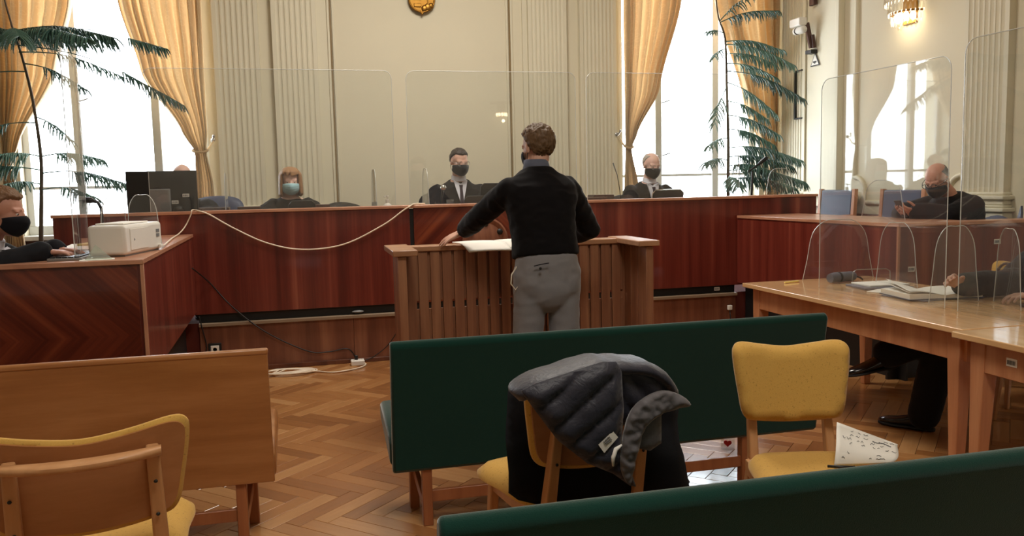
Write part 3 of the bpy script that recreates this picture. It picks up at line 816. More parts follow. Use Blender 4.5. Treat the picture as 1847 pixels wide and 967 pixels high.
# ================================================================== people
V = Vector
def axes(f, up=(0,0,1)):
    f = V(f).normalized(); r = f.cross(V(up)).normalized(); u = r.cross(f).normalized(); return r, f, u
def head_into(m, c, ax, s=1.0):
    r, f, u = ax; P = lambda a, b, d: c+r*a*s+f*b*s+u*d*s
    m.ell(P(0,-.014,.030), (.076*s,.097*s,.088*s), ax, 22, 16)
    m.ell(P(0,.030,-.028), (.061*s,.066*s,.088*s), ax, 20, 14)
    m.ell(P(0,.055,-.092), (.034*s,.032*s,.026*s), ax)
    for q in (-1, 1):
        m.ell(P(q*.034,.056,-.034), (.024*s,.024*s,.028*s), ax, 12, 8)
        m.cap(P(q*.012,.084,.022), .008*s, P(q*.046,.068,.022), .008*s, 10)
        m.ell(P(q*.076,-.008,-.006), (.010*s,.020*s,.031*s), ax, 12, 8)
        m.ell(P(q*.010,.099,-.030), (.009*s,.009*s,.008*s), ax, 10, 6)
        m.cap(P(q*.045,.025,-.075), .025*s, P(q*.02,.05,-.095), .022*s, 10)
    m.cap(P(0,.086,.016), .007*s, P(0,.107,-.026), .010*s, 12)
    for q in (-1, 1): m.ell(P(q*.031,.076,.011), (.018*s,.011*s,.0075*s), ax, 12, 8)
    m.ell(P(0,.090,-.056), (.024*s,.011*s,.007*s), ax, 12, 8); m.ell(P(0,.088,-.067), (.021*s,.011*s,.008*s), ax, 12, 8)
def eyes(par, c, ax, s=1.0):
    r, f, u = ax
    for q in (-1, 1):
        p = c+r*q*.031*s+f*.0735*s+u*.001*s
        e = M().ell(p, .0102*s, ax, 14, 10).build('eye', MT['eyew'], par, smooth=180)
        M().ell(p+f*.0072*s-u*.003*s, .0055*s, ax, 10, 8).build('iris', MT['iris'], e, smooth=180)
def hand_into(m, wrist, d, nrm, th, curl=.25, s=1.0, spread=.006):
    wrist = V(wrist); d = V(d).normalized(); nrm = (V(nrm)-d*V(nrm).dot(d)).normalized(); th = (V(th)-d*V(th).dot(d)-nrm*V(th).dot(nrm)).normalized()
    m.cap(wrist-d*.02*s, .026*s, wrist+d*.02*s, .022*s, 12)
    for i, (o, L) in enumerate(((.031, .072), (.0105, .080), (-.0105, .074), (-.030, .058))):
        kn = wrist+d*(.092-.006*abs(i-1))*s+th*o*s
        m.cap(wrist+d*.012*s+th*o*.55*s, .015*s, kn, .0115*s, 10)
        p = kn; dd = (d+th*(o*spread/.006*4)).normalized(); rr = .0095*s
        for k, fr in enumerate((.45, .31, .24)):
            a = curl*(.55 if k == 0 else 1.0)*1.25
            ax_ = dd.cross(nrm).normalized(); dd = (Matrix.Rotation(a, 3, ax_) @ dd).normalized()
            q = p+dd*L*fr*s; m.cap(p, rr, q, rr*.9, 10); p = q; rr *= .9
    b = wrist+d*.024*s+th*.022*s+nrm*.006*s; t1 = (d*.62+th*.75+nrm*.28).normalized()
    p = b+t1*.042*s; m.cap(b, .0145*s, p, .0115*s, 10)
    t2 = (d*.85+th*.30+nrm*(.25+.5*curl)).normalized(); q = p+t2*.032*s; m.cap(p, .011*s, q, .0095*s, 10)
    t3 = (d*.95+nrm*(.2+.5*curl)).normalized(); m.cap(q, .0095*s, q+t3*.024*s, .008*s, 10)
TR = ((-.10,.145,.100),(.0,.166,.118),(.16,.158,.114),(.36,.150,.110),(.56,.163,.120),(.70,.178,.124),(.80,.182,.116),(.88,.166,.100),(.94,.122,.082),(.985,.084,.070),(1.02,.064,.062))
def torso_into(m, pel, nk, F, g=0, ws=1.0, t0=-.1, bulge=0, t1=2):
    pel, nk = V(pel), V(nk); up = (nk-pel); L = up.length; upn = up.normalized()
    R = V(F).cross(V((0,0,1))).normalized(); Fd = upn.cross(R)*1.0
    if Fd.dot(V(F)) < 0: Fd = -Fd
    rows = []
    for t, a, b in TR:
        if t < t0-1e-6 or t > t1: continue
        c = pel+up*t - Fd*(.022*sin(pi*max(0, min(1, t)))) + Fd*bulge*max(0, sin(pi*min(1, max(0, t*1.25))))
        rows.append((c, R, a*ws+g, Fd, b*ws+g+bulge*.6*max(0, sin(pi*min(1, max(0, t*1.25))))))
    m.rings(rows, 30, 2.4); return R, Fd, upn
def shoulder_pts(pel, nk, F, sw):
    pel, nk = V(pel), V(nk); up = nk-pel; R = V(F).cross(V((0,0,1))).normalized()
    b = pel+up*.80; return b-R*sw, b+R*sw   # left, right of the person
def arm_into(m, sh, el, wr, g=0, wide=0, to_wr=1.0):
    sh, el, wr = V(sh), V(el), V(wr); w2 = el.lerp(wr, to_wr)
    m.chain([sh, sh.lerp(el, .5), el, el.lerp(w2, .5), w2], [.056+g, .050+g+wide*.3, .044+g+wide*.6, .041+g+wide*.8, .029+g+wide], 14)
def leg_into(m, hip, kn, an, g=0, flare=0, r0=.083):
    hip, kn, an = V(hip), V(kn), V(an)
    m.chain([hip, hip.lerp(kn, .5), kn, kn.lerp(an, .35), an], [r0+g, .072+g, .056+g+flare*.4, .055+g+flare*.7, .036+g+flare], 14)
def shoe(par, heel, d, s=1.0, tip=0.0):
    heel = V(heel); d = V(d).normalized(); u = V((0,0,1)) if abs(d.z) < .7 else V((0,1,0)); r = d.cross(u).normalized(); u = r.cross(d).normalized()
    m = M(); rows = []
    for t, a, h in ((-.035,.016,.040),(-.02,.032,.066),(.02,.037,.085),(.07,.036,.078),(.12,.041,.058),(.17,.046,.044),(.22,.041,.036),(.255,.024,.028),(.265,.010,.018)):
        rows.append((heel+d*t*s+u*(.010+h/2)*s, r, a*s, u, h/2*s))
    m.rings(rows, 20, 2.6); o = m.build('shoe', MT['shoe'], par, smooth=60)
    m = M(); rows = []
    for t, a in ((-.038,.018),(-.02,.035),(.04,.036),(.10,.037),(.17,.048),(.23,.042),(.268,.014)):
        rows.append((heel+d*t*s+u*.008*s, r, a*s, u, .009*s))
    m.rings(rows, 16, 3); m.build('sole', MT['sole'], o, smooth=50)
    return o
def mask(par, c, ax, mat, s=1.0, dz=0):
    r, f, u = ax
    def fn(a, b):
        A = (a-.5)*2; ph = A*radians(78); B = b
        zt, zb = -.006-.020*abs(A)**1.5, -.118+.050*abs(A)**1.6
        z = zb+(zt-zb)*B
        pf = [(0, .080), (.2, .108), (.45, .124), (.7, .130), (.88, .124), (1.01, .106)]
        for (b0, f0), (b1, f1) in zip(pf, pf[1:]):
            if b0 <= B <= b1: fc = f0+(f1-f0)*(B-b0)/(b1-b0)
        w_ = max(0, cos(ph)); fr = fc*(.25*w_**6+.75*w_**.9)+.010*(1-w_)
        return c+r*sin(ph)*.083*s+f*fr*s+u*(z+dz)*s
    o = M().grid(fn, 26, 14).build('face_mask', mat, par, smooth=180, solid=.003)
    m = M()
    for q in (-1, 1):
        for zz in (-.028, -.066): m.tube([c+r*q*.078*s+f*.004*s+u*zz*s, c+r*q*.082*s-f*.010*s+u*(zz*.5)*s, c+r*q*.080*s-f*.022*s+u*(.010 if zz > -.05 else -.036)*s], .002, 6)
    m.build('ear_loop', mat, o, smooth=180)
    if mat.name.startswith('blue'):
        mm = M()
        for bb in (.35, .55, .75): mm.tube([V(fn(.12+.76*i/12, bb))+f*.002 for i in range(13)], .0018, 6)
        mm.build('pleat', mat, o, smooth=180)
def hair(par, c, ax, mat, s=1.0, thick=.10, amp=.010, seed=1, top=2.0, back=-.62, front=.50, side=.05, nu=110, nv=76):
    """head of hair: a shell over the scalp, combed into locks, dipping under the skin at the hairline"""
    r, f, u = ax; cc = c-f*.012*s+u*.030*s; vs = []; sd = seed*3.7
    for j in range(nv+1):
        po = pi*j/nv
        for i in range(nu):
            az = 2*pi*i/nu; d = V((sin(po)*cos(az), sin(po)*sin(az), cos(po))); vf, vz = d.y, d.z
            lim = front if vf > .45 else (side+(front-side)*max(0, vf)/.45 if vf > 0 else side+(back-side)*min(1, -vf/.35))
            lim += .07*noise.noise(V((d.x*7+sd, d.y*7, 1)))
            k = max(0, min(1, (vz-lim+.03)/.16))
            if top < 1.5: k *= max(0, min(1, (top-vz)/.12))
            k = k*k*(3-2*k)
            w_ = 1.5*noise.noise(V((d.x*2.2+sd, d.y*2.2, d.z*2.2)))
            lock = noise.noise(V((d.x*11+w_+sd, d.y*11+w_, d.z*2.6+w_)))+.55*noise.noise(V((d.x*26+w_, d.y*26+sd, d.z*5+w_)))
            tuft = noise.noise(V((d.x*4+sd, d.y*4, d.z*4+9)))
            q = .90+k*(.10+thick)+k*(amp*11*lock*.55+amp*10*tuft*.6)
            vs.append(cc+(r*d.x*.078+f*d.y*.099+u*d.z*.091)*s*q)
    fs = [(j*nu+i, j*nu+(i+1) % nu, (j+1)*nu+(i+1) % nu, (j+1)*nu+i) for j in range(nv) for i in range(nu)]
    return M().add(vs, fs).build('hair', mat, par, smooth=180)
def glasses(par, c, ax, mat, s=1.0, thick=.0022):
    r, f, u = ax; m = M()
    for q in (-1, 1):
        ctr = c+r*q*.034*s+f*.104*s+u*.002*s
        m.tube([ctr+r*.027*s*cos(a)*(1)+u*.019*s*sin(a) for a in [2*pi*i/20 for i in range(20)]], thick, 6, closed=True)
        m.tube([c+r*q*.061*s+f*.102*s+u*.008*s, c+r*q*.080*s+f*.06*s+u*.008*s, c+r*q*.084*s-f*.01*s+u*.010*s], thick, 6)
    m.tube([c-r*.008*s+f*.106*s+u*.004*s, c+r*.008*s+f*.106*s+u*.004*s], thick, 6)
    m.build('spectacles', mat, par, smooth=180)

def person(label, P):
    pel, nk, hc = V(P['pel']), V(P['nk']), V(P['head']); F = V(P['F']).normalized(); s = P.get('s', 1.0); sw = P.get('sw', .178)
    ax = axes(P['hf'], P.get('hu', (0,0,1)))
    t = thing('person', label, 'person', (pel.x, pel.y, P.get('z0', 0)))
    R = F.cross(V((0,0,1))).normalized(); shL, shR = shoulder_pts(pel, nk, F, sw)
    skin = MT[P.get('skin', 'skin')]
    hips = (pel-R*.092, pel+R*.092)
    # one continuous body
    m = M(); head_into(m, hc, ax, s); r, f, u = ax
    m.cap(hc-u*.055*s-f*.022*s, .054*s, nk+V((0,0,.01)), .058*s, 16)
    torso_into(m, pel, nk, F)
    for sh, k in ((shL, 'L'), (shR, 'R')):
        arm_into(m, sh, P['el'+k], P['wr'+k])
        hd = P['hand'+k]; hand_into(m, P['wr'+k], hd[0], hd[1], hd[2], hd[3], P.get('hs', 1.0))
    for h, k in zip(hips, 'LR'): leg_into(m, h, P['kn'+k], P['an'+k])
    rbuild(m, 'body', skin, t, P.get('vox', .0055), 2, .5)
    eyes(t, hc, ax, s)
    # garments
    g = P.get('g', .012); wide = P.get('wide', .008)
    m = M(); torso_into(m, pel, nk-(nk-pel).normalized()*P.get('ndrop', .0), F, g, P.get('ws', 1.0), P.get('hem', -.1), P.get('bulge', 0))
    for sh, k in ((shL, 'L'), (shR, 'R')): arm_into(m, sh, P['el'+k], P['wr'+k], g, wide, P.get('cuff', .93))
    nm, mt = P.get('top', ('sweater', 'sweater')); rbuild(m, nm, MT[mt], t, .008, P.get('gsm', 9), .6, P.get('wr', .004), P.get('fq', 7.0))
    if P.get('cuffmat'):
        m = M()
        for k in 'LR':
            el, wr = V(P['el'+k]), V(P['wr'+k]); d = (wr-el).normalized(); m.cap(wr-d*.045, .031+g*.6, wr-d*.012, .032+g*.6, 16)
        m.build('cuff', MT[P['cuffmat']], t, smooth=60)
    m = M(); gt = P.get('gt', .014)
    torso_into(m, pel, nk, F, gt-.002, 1.0, -.1, 0, .17)
    for h, k in zip(hips, 'LR'):
        leg_into(m, h, P['kn'+k], P['an'+k], gt, P.get('flare', .018), P.get('thigh', .083))
        if P.get('stand'): m.ell(h-F*.030+V((0,0,-.045)), (.086, .086, .11), (R, F, V((0,0,1))))
    m.ell(pel+V((0,0,-.03)), (.15, .11, .09), (R, F, V((0,0,1))))
    if P.get('stand'): m.ell(pel+V((0,0,-.07))-F*.012, (.172, .118, .15), (R, F, V((0,0,1))))
    rbuild(m, 'trousers', MT[P.get('pants', 'suit')], t, .009, 7, .5, P.get('twr', .003), 7.0)
    for k in 'LR':
        an = V(P['an'+k]); fd = V(P['ft'+k]).normalized(); shoe(t, an-V((0,0,.085))-fd*.02 if abs(fd.z) < .3 else an-V((0,0,.06)), fd)
    if P.get('shirt'):
        up = (nk-pel).normalized(); Fd = (F-up*F.dot(up)).normalized()
        def pl(o): return lambda x, z, w_: nk+R*x+up*z+Fd*(o+w_+.060+min(.085, -z*.55 if z < 0 else 0))
        m = M(); puff(m, [(-.062,.022),(0,-.005),(.062,.022),(.048,-.04),(.004,-.19),(-.004,-.19),(-.048,-.04)], pl(g+.013), .012, lambda a, b, d: .004, lambda a, b, d: -.03)
        m.build('shirt_front', MT[P['shirt']], t, smooth=60)
        rows = [(nk+up*(.012+.04*q)-Fd*.012*q+Fd*.004, R, .072-.008*q, Fd, .070-.006*q) for q in (0, .5, 1)]
        M().rings(rows, 24, 2).build('collar', MT[P['shirt']], t, smooth=60)
        if P.get('tie'):
            m = M(); puff(m, [(-.018,-.012),(.018,-.012),(.012,-.04),(.020,-.20),(-.020,-.20),(-.012,-.04)], pl(g+.019), .012, lambda a, b, d: .005, lambda a, b, d: 0)
            m.build('necktie', MT[P['tie']], t, smooth=60)
    return t, ax, hc

LAP = lambda F: V(F)
def seated_legs(pel, F, zf):
    pel, F = V(pel), V(F).normalized(); R = F.cross(V((0,0,1)))
    d = {}
    for k, q in (('L', -1), ('R', 1)):
        kn = pel+R*q*.13+F*.44+V((0,0,.02)); d['kn'+k] = kn; d['an'+k] = V((kn.x, kn.y, zf+.09))-F*.02; d['ft'+k] = F
    return d

# -- man standing at the witness stand, seen from behind
P = dict(pel=(1.305, 4.44, .955), nk=(1.285, 4.55, 1.535), head=(1.298, 4.575, 1.657), F=(-.03, 1, 0), hf=(-.40, .90, -.14), s=.99, sw=.170, stand=True, wr=.0055, gsm=12,
         elL=(1.005, 4.84, 1.262), wrL=(.962, 5.14, 1.163), handL=((-.90, .24, -.42), (-.2, .35, -1), (.3, .9, 0), .14),
         elR=(1.655, 4.72, 1.175), wrR=(1.595, 4.99, 1.120), handR=((-.55, .8, -.18), (0, 0, -1), (-.8, -.5, 0), .25),
         knL=(1.185, 4.47, .50), knR=(1.405, 4.45, .50), anL=(1.17, 4.45, .09), anR=(1.42, 4.43, .09), ftL=(-.15, 1, 0), ftR=(.15, 1, 0),
         top=('sweater', 'sweater'), pants='trouser', g=.018, wide=.006, gt=.016, flare=.030, thigh=.088, hem=.10, ws=1.06, cuff=.80, ndrop=.012, vox=.0048, skin='skin', bulge=.012)
t, ax, hc = person('man in black sweater and grey trousers standing at the wooden witness stand, back to camera', P)
hair(t, hc, ax, MT['hair_b'], .99, .17, .012, 4, 2, -.97, .42, -.10)
mask(t, hc, ax, MT['mask'], .99)
rows = [(V((1.285, 4.548, 1.525)), V((1,0,0)), .082, V((0,1,0)), .080), (V((1.285, 4.548, 1.555)), V((1,0,0)), .074, V((0,1,0)), .073), (V((1.283, 4.552, 1.587)), V((1,0,0)), .068, V((0,1,0)), .068), (V((1.283, 4.552, 1.590)), V((1,0,0)), .058, V((0,1,0)), .058)]
M().rings(rows, 28, 2).build('collar', MT['shirtb'], t, smooth=70)
m = M().tube([(1.545, 4.83, 1.135), (1.54, 4.86, 1.118), (1.55, 4.90, 1.105)], .012, 8); m.build('cuff', MT['shirt'], t, smooth=180)
m = M().tube([(1.19, 4.298, 1.012), (1.225, 4.288, 1.020), (1.27, 4.283, 1.026)], .0028, 6).build('pocket_slit', MT['suit'], t, smooth=180)
M().ell((1.222, 4.285, .998), (.008, .006, .008), n=10, m=8).build('pocket_button', MT['black'], t, smooth=180)
M().tube([(1.125, 4.42, 1.0), (1.09, 4.40, .96), (1.085, 4.40, .91), (1.11, 4.40, .875), (1.13, 4.40, .90)], .004, 6).build('pocket_cord', MT['cordw'], t, smooth=180)

def seat_chair(label, loc, rz, mat, h=1.0, z0=.4):
    t = thing('office_chair', label, 'chair', loc, rz)
    out = smooth_poly([(-.24, .55), (-.25, .80), (-.20, h-.02), (0, h+.02), (.20, h-.02), (.25, .80), (.24, .55)], 4)
    m = M(); puff(m, out, lambda u, z, w_: (u, -.30-(z-.6)*.12+.5*u*u+w_, z), .05, lambda u, v, d: .03*min(1, d/.05)**.5, lambda u, v, d: -.02)
    m.build('backrest', mat, t, local=True, smooth=60)
    M().rings([(V((0,-.02,.42)), V((1,0,0)), .22, V((0,1,0)), .21), (V((0,-.02,.45)), V((1,0,0)), .25, V((0,1,0)), .24), (V((0,-.02,.49)), V((1,0,0)), .24, V((0,1,0)), .23)], 24, 4).build('seat', mat, t, local=True, smooth=50)
    M().bar((0, -.28, .60), (0, -.15, .43), .07, .02).tube([(0,-.02,.43), (0,-.02,.10)], .03, 12).build('column', MT['blackp'], t, local=True, smooth=50)
    for a in range(5):
        q = 2*pi*a/5; M().bar((0,-.02,.10), (.28*cos(q), -.02+.28*sin(q), .06), .05, .04, .03, .025).ell((.28*cos(q), -.02+.28*sin(q), .03), .03, n=10, m=8).build('foot', MT['blackp'], t, local=True, smooth=50)
    return t

def judge(label, x, y, ht, hf, **kw):
    nk = V((x, y+.06, ht-.300)); pel = V((x+kw.get('lean', 0), y+.20, .93)); F = V((0, -1, 0))
    P = dict(pel=pel, nk=nk, head=(x, y, ht-.130), F=F, hf=hf, g=.028, wide=.030, top=('robe', 'robe'), cuff=.80, z0=.4, ndrop=.014, vox=.0078, gsm=8, s=1.0, wr=.007)
    P.update(elL=(x+.27, y-.06, 1.20), wrL=(x+.13, y-.27, 1.205), elR=(x-.27, y-.06, 1.20), wrR=(x-.14, y-.27, 1.205),
             handL=((-.5, -.85, -.05), (0, 0, -1), (-.8, .4, 0), .3), handR=((.5, -.85, -.05), (0, 0, -1), (.8, .4, 0), .3))
    P.update(seated_legs(pel, F, .4)); P.update(kw); return person(label, P)
t, ax, hc = judge('dark-haired judge in black robe and black mask at the centre of the bench', 1.415, 7.62, 1.80, (.22, -1, -.22), shirt='shirt', tie='tie', skin='skin', sw=.20, ws=1.08)
hair(t, hc, ax, MT['hair_d'], 1.0, .10, .006, 7, 2, -.6, .50, .10)
mask(t, hc, ax, MT['mask']); glasses(t, hc, ax, MT['metal'], 1.0, .0016)
t, ax, hc = judge('woman clerk with auburn bob hair and pale blue mask at the bench', -.10, 7.62, 1.655, (.06, -1, -.12), skin='skinp', sw=.15, ws=.92, top=('jacket', 'robe'), hs=.9, s=.96, nk=(-.11, 7.68, 1.385))
mask(t, hc, ax, MT['maskb'], .96)
m = M(); r, f, u = ax; rng = random.Random(5)
for i in range(150):
    a = rng.uniform(-2.55, 2.55)+pi      # around the head, open at the face
    d0 = V((sin(a), -cos(a), 0))
    x_, y_ = sin(a), -cos(a)
    side = r*sin(a)+f*(-cos(a)*-1)
    ca, sa = cos(a), sin(a)
    rad = r*sa*.088+f*ca*.104
    base = hc-f*.012+u*.03
    L = rng.uniform(.13, .175)
    pts = [base+u*.088+rad*.15-f*.01, base+u*.075+rad*.60, base+u*.030+rad*1.0, base-u*.05+rad*1.06, base-u*(L-.02)+rad*1.10, base-u*L+rad*(.98+rng.uniform(-.1, .1))]
    if ca > .55: continue
    m.tube(pts, [.011, .013, .013, .013, .012, .005], 6)
for i in range(46):
    a = rng.uniform(-.95, .95); rad = r*sin(a)*.088+f*cos(a)*.106; base = hc-f*.012+u*.03
    m.tube([base+u*.090-f*.01, base+u*.082+rad*.5, base+u*.058+rad*.92, base+u*(.022+.02*abs(a))+rad*1.02], [.011, .012, .011, .005], 6)
rbuild(m, 'hair', MT['hair_f'], t, .006, 1, .4)
M().add([hc+V((-.012, -.10, -.24)), hc+V((.006, -.10, -.24)), hc+V((.0, -.125, -.36)), hc+V((-.004, -.125, -.36)), hc+V((-.012, -.085, -.24)), hc+V((.006, -.085, -.24)), hc+V((.0, -.10, -.36)), hc+V((-.004, -.10, -.36))], [(0,1,2,3),(7,6,5,4),(0,4,5,1),(1,5,6,2),(2,6,7,3),(3,7,4,0)]).build('white_trim', MT['shirt'], t)
t, ax, hc = judge('older judge with thin grey hair and black mask before the right window', 3.325, 7.62, 1.74, (.12, -1, -.28), shirt='shirt', tie='tie', skin='skinp', sw=.18, ws=1.0)
hair(t, hc, ax, MT['hair_g'], 1.0, .06, .004, 9, .80, -.6, .80, .05)
mask(t, hc, ax, MT['mask']); glasses(t, hc, ax, MT['metal'], 1.0, .0014)
t, ax, hc = judge('bald person hidden behind the computer monitor, only the crown in view', -1.0, 7.68, 1.70, (.0, -1, -.25), skin='skinp', top=('jacket', 'suit'))
seat_chair('dark high-backed chair beside the computer monitor', (-.78, 7.95, .40), pi, MT['bluegrey'], .99)
seat_chair('dark high-backed chair behind the centre judge', (1.36, 8.02, .40), pi, MT['black'], .98)
seat_chair('dark chair behind the older judge at the right window', (3.33, 8.02, .40), pi, MT['black'], .90)
seat_chair('dark curved chair back between the clerk and the centre judge', (.52, 8.15, .40), pi+.5, MT['black'], .90)

# -- man in profile at the left desk
P = dict(pel=(-1.83, 4.84, .90), nk=(-1.565, 4.75, 1.215), head=(-1.475, 4.72, 1.372), F=(1, -.05, 0), hf=(1, -.10, -.16), s=1.0, z0=.4, skin='skinr',
         elL=(-1.50, 5.02, 1.08), wrL=(-1.27, 4.83, 1.165), handL=((.95, -.1, -.08), (0, 0, -1), (0, -1, 0), .30),
         elR=(-1.53, 4.55, 1.08), wrR=(-1.29, 4.68, 1.165), handR=((.95, .1, -.08), (0, 0, -1), (0, 1, 0), .30),
         top=('jacket', 'suit'), g=.02, wide=.012, shirt='shirt', tie='tie', cuffmat='shirt', vox=.005)
P.update(seated_legs(P['pel'], P['F'], .4))
t, ax, hc = person('man with light brown hair and black mask in profile at the left desk', P)
hair(t, hc, ax, MT['hair_l'], 1.0, .12, .010, 12, 2, -.66, .44, -.06)
mask(t, hc, ax, MT['mask'])
seat_chair('dark office chair under the man at the left desk', (-1.86, 4.90, .40), -pi/2, MT['black'], .72)

# -- man looking at a phone at the right desk
P = dict(pel=(5.03, 5.50, .90), nk=(4.90, 5.50, 1.285), head=(4.775, 5.49, 1.415), F=(-1, -.08, 0), hf=(-.80, -.28, -.52), s=1.03, z0=.4, skin='skinr',
         elL=(4.70, 5.28, 1.13), wrL=(4.56, 5.43, 1.165), handL=((-.9, .25, .15), (.1, .7, .7), (-.4, 0, .8), .55),
         elR=(4.68, 5.74, 1.13), wrR=(4.56, 5.56, 1.165), handR=((-.9, -.25, .15), (.1, -.7, .7), (-.4, 0, .8), .55),
         top=('robe', 'robe'), g=.032, wide=.022, ws=1.08, sw=.19, cuffmat='shirt', vox=.005)
P.update(seated_legs(P['pel'], P['F'], .4))
t, ax, hc = person('balding man in black robe and glasses bent over a phone at the right desk', P)
hair(t, hc, ax, MT['hair_s'], 1.0, .045, .002, 15, .62, -.62, .90, -.08)
mask(t, hc, ax, MT['mask'], 1.02); glasses(t, hc, ax, MT['blackp'], 1.03, .0026)
o = M().box(-.036, .036, -.074, .074, -.004, .004, Matrix.Translation((4.455, 5.49, 1.20)) @ Matrix.Rotation(radians(60), 4, 'Y') @ Matrix.Rotation(radians(90), 4, 'Z')).build('mobile_phone', MT['blackp'], bevel=.003)
tag(o, 'black mobile phone in the hands of the balding man', 'phone')
seat_chair('dark chair under the balding man at the right desk', (5.06, 5.52, .40), pi/2, MT['bluegrey'], .70)

# -- lawyer at the right edge: forearm on the table, legs crossed beneath it
P = dict(pel=(4.03, 3.82, .505), nk=(4.19, 3.83, 1.035), head=(4.19, 3.83, 1.215), F=(-1, .06, 0), hf=(-1, .15, -.1), s=1.0,
         elR=(3.985, 3.99, .815), wrR=(3.545, 3.875, .835), handR=((-.82, -.05, .42), (0, -.75, -.66), (-.3, -.6, .7), .95),
         elL=(3.99, 3.54, .83), wrL=(3.78, 3.62, .80), handL=((-1, .2, -.05), (0, 0, -1), (0, 1, 0), .3),
         knR=(3.55, 3.95, .580), anR=(3.20, 4.02, .44), ftR=(-.92, .12, -.14), knL=(3.44, 3.88, .50), anL=(3.375, 3.93, .09), ftL=(-.55, .83, 0),
         top=('jacket', 'suit'), g=.022, wide=.014, gt=.014, flare=.035, shirt='shirt', tie='tie', cuffmat='shirt', vox=.0052)
t, ax, hc = person('lawyer in dark suit at the right edge, fist on the table, legs crossed', P)
hair(t, hc, ax, MT['hair_d'], 1.0, .10, .006, 23, 2, -.6, .50, .10)
mask(t, hc, ax, MT['mask'])
# ================================================================== acrylic screens
def screen(label, a, b, z0, z1, r=.07, arch=False, group='acrylic screens', th=.005, taper=0.0, er=.0024):
    """clear sheet standing upright from a to b (x, y), rounded at its top corners"""
    a, b = V((*a, 0)), V((*b, 0)); L = (b-a).length; d = (b-a)/L; n = V((-d.y, d.x, 0)); h = z1-z0
    if arch: out = [(0, 0)] + smooth_poly([(0, 0), (L*.06, h*.35), (L*.13, h*.78), (L*.30, h*.985), (L*.5, h), (L*.70, h*.985), (L*.87, h*.78), (L*.94, h*.35), (L, 0)], 4, False)[1:]
    else:
        out = [(0, 0), (taper, h-r)] + [(taper+r-r*cos(t), h-r+r*sin(t)) for t in [pi/2*i/6 for i in range(1, 6)]] + [(taper+r, h), (L-taper-r, h)] + [(L-taper-r+r*sin(t), h-r+r*cos(t)) for t in [pi/2*i/6 for i in range(1, 6)]] + [(L-taper, h-r), (L, 0)]
    c = (a+b)/2; t = thing('acrylic_screen', label, 'screen', (c.x, c.y, z0))
    q = lambda o: (lambda u, v: tuple(a+d*u+n*o+V((0, 0, z0+v))))
    M().prism(out, q(-th/2), q(th/2)).build('pane', MT['acrylic'], t)
    M().tube([q(0)(u, v) for u, v in out], er, 6).build('polished_edge', MT['edge'], t, smooth=60)
    return t
screen('large clear acrylic screen on the bench in front of the woman clerk', (-1.17, 7.08), (.76, 7.08), 1.302, 2.42)
screen('large clear acrylic screen on the bench in front of the centre judge', (.88, 7.08), (2.37, 7.08), 1.302, 2.42)
screen('large clear acrylic screen on the bench in front of the older judge', (2.47, 7.08), (3.97, 7.08), 1.302, 2.42)
screen('tall narrow acrylic side screen on the left desk beside the printer', (-1.13, 4.60), (-1.16, 5.02), 1.124, 2.18, .03)
screen('tall acrylic screen standing on the lawyers\' table, farther one with the window reflected in it', (3.245, 3.65), (3.19, 4.67), .752, 2.06)
screen('tall acrylic screen standing on the lawyers\' table, nearer one cut by the picture edge', (3.245, 3.56), (3.30, 2.35), .752, 2.12)
screen('low arched acrylic divider on the bench beside the hand sanitizer', (.615, 7.20), (.60, 7.62), 1.167, 1.61, arch=True)
screen('low arched acrylic divider on the bench beside the judge\'s microphone', (1.065, 7.20), (1.05, 7.55), 1.167, 1.61, arch=True)
screen('low arched acrylic divider on the bench left of the woman clerk', (-.62, 7.20), (-.63, 7.6), 1.167, 1.60, arch=True)
screen('low arched acrylic divider at the right end of the judges\' bench', (4.38, 7.30), (4.66, 7.25), 1.302, 1.55, arch=True)
screen('low arched acrylic shield at the far end of the lawyers\' table', (3.30, 5.02), (3.83, 4.98), .752, 1.16, arch=True)
screen('low arched acrylic shield lengthwise behind the papers on the lawyers\' table', (3.57, 4.62), (3.60, 4.27), .752, 1.16, arch=True)
screen('low arched acrylic shield in front of the open book on the lawyers\' table', (3.30, 3.83), (3.60, 3.80), .752, 1.17, arch=True)
screen('low arched acrylic shield nearest the lawyer\'s sleeve on the table', (3.66, 3.76), (3.52, 3.44), .752, 1.16, arch=True)
screen('low arched acrylic shield on the right desk before the balding man', (4.30, 5.25), (4.30, 5.75), 1.124, 1.42, arch=True)
screen('small rounded acrylic shield behind the printer on the left desk', (-1.02, 5.30), (-.82, 5.28), 1.124, 1.44, arch=True)
screen('small rounded acrylic shield before the typing hands at the left desk', (-1.11, 5.05), (-1.03, 5.45), 1.124, 1.43, arch=True)

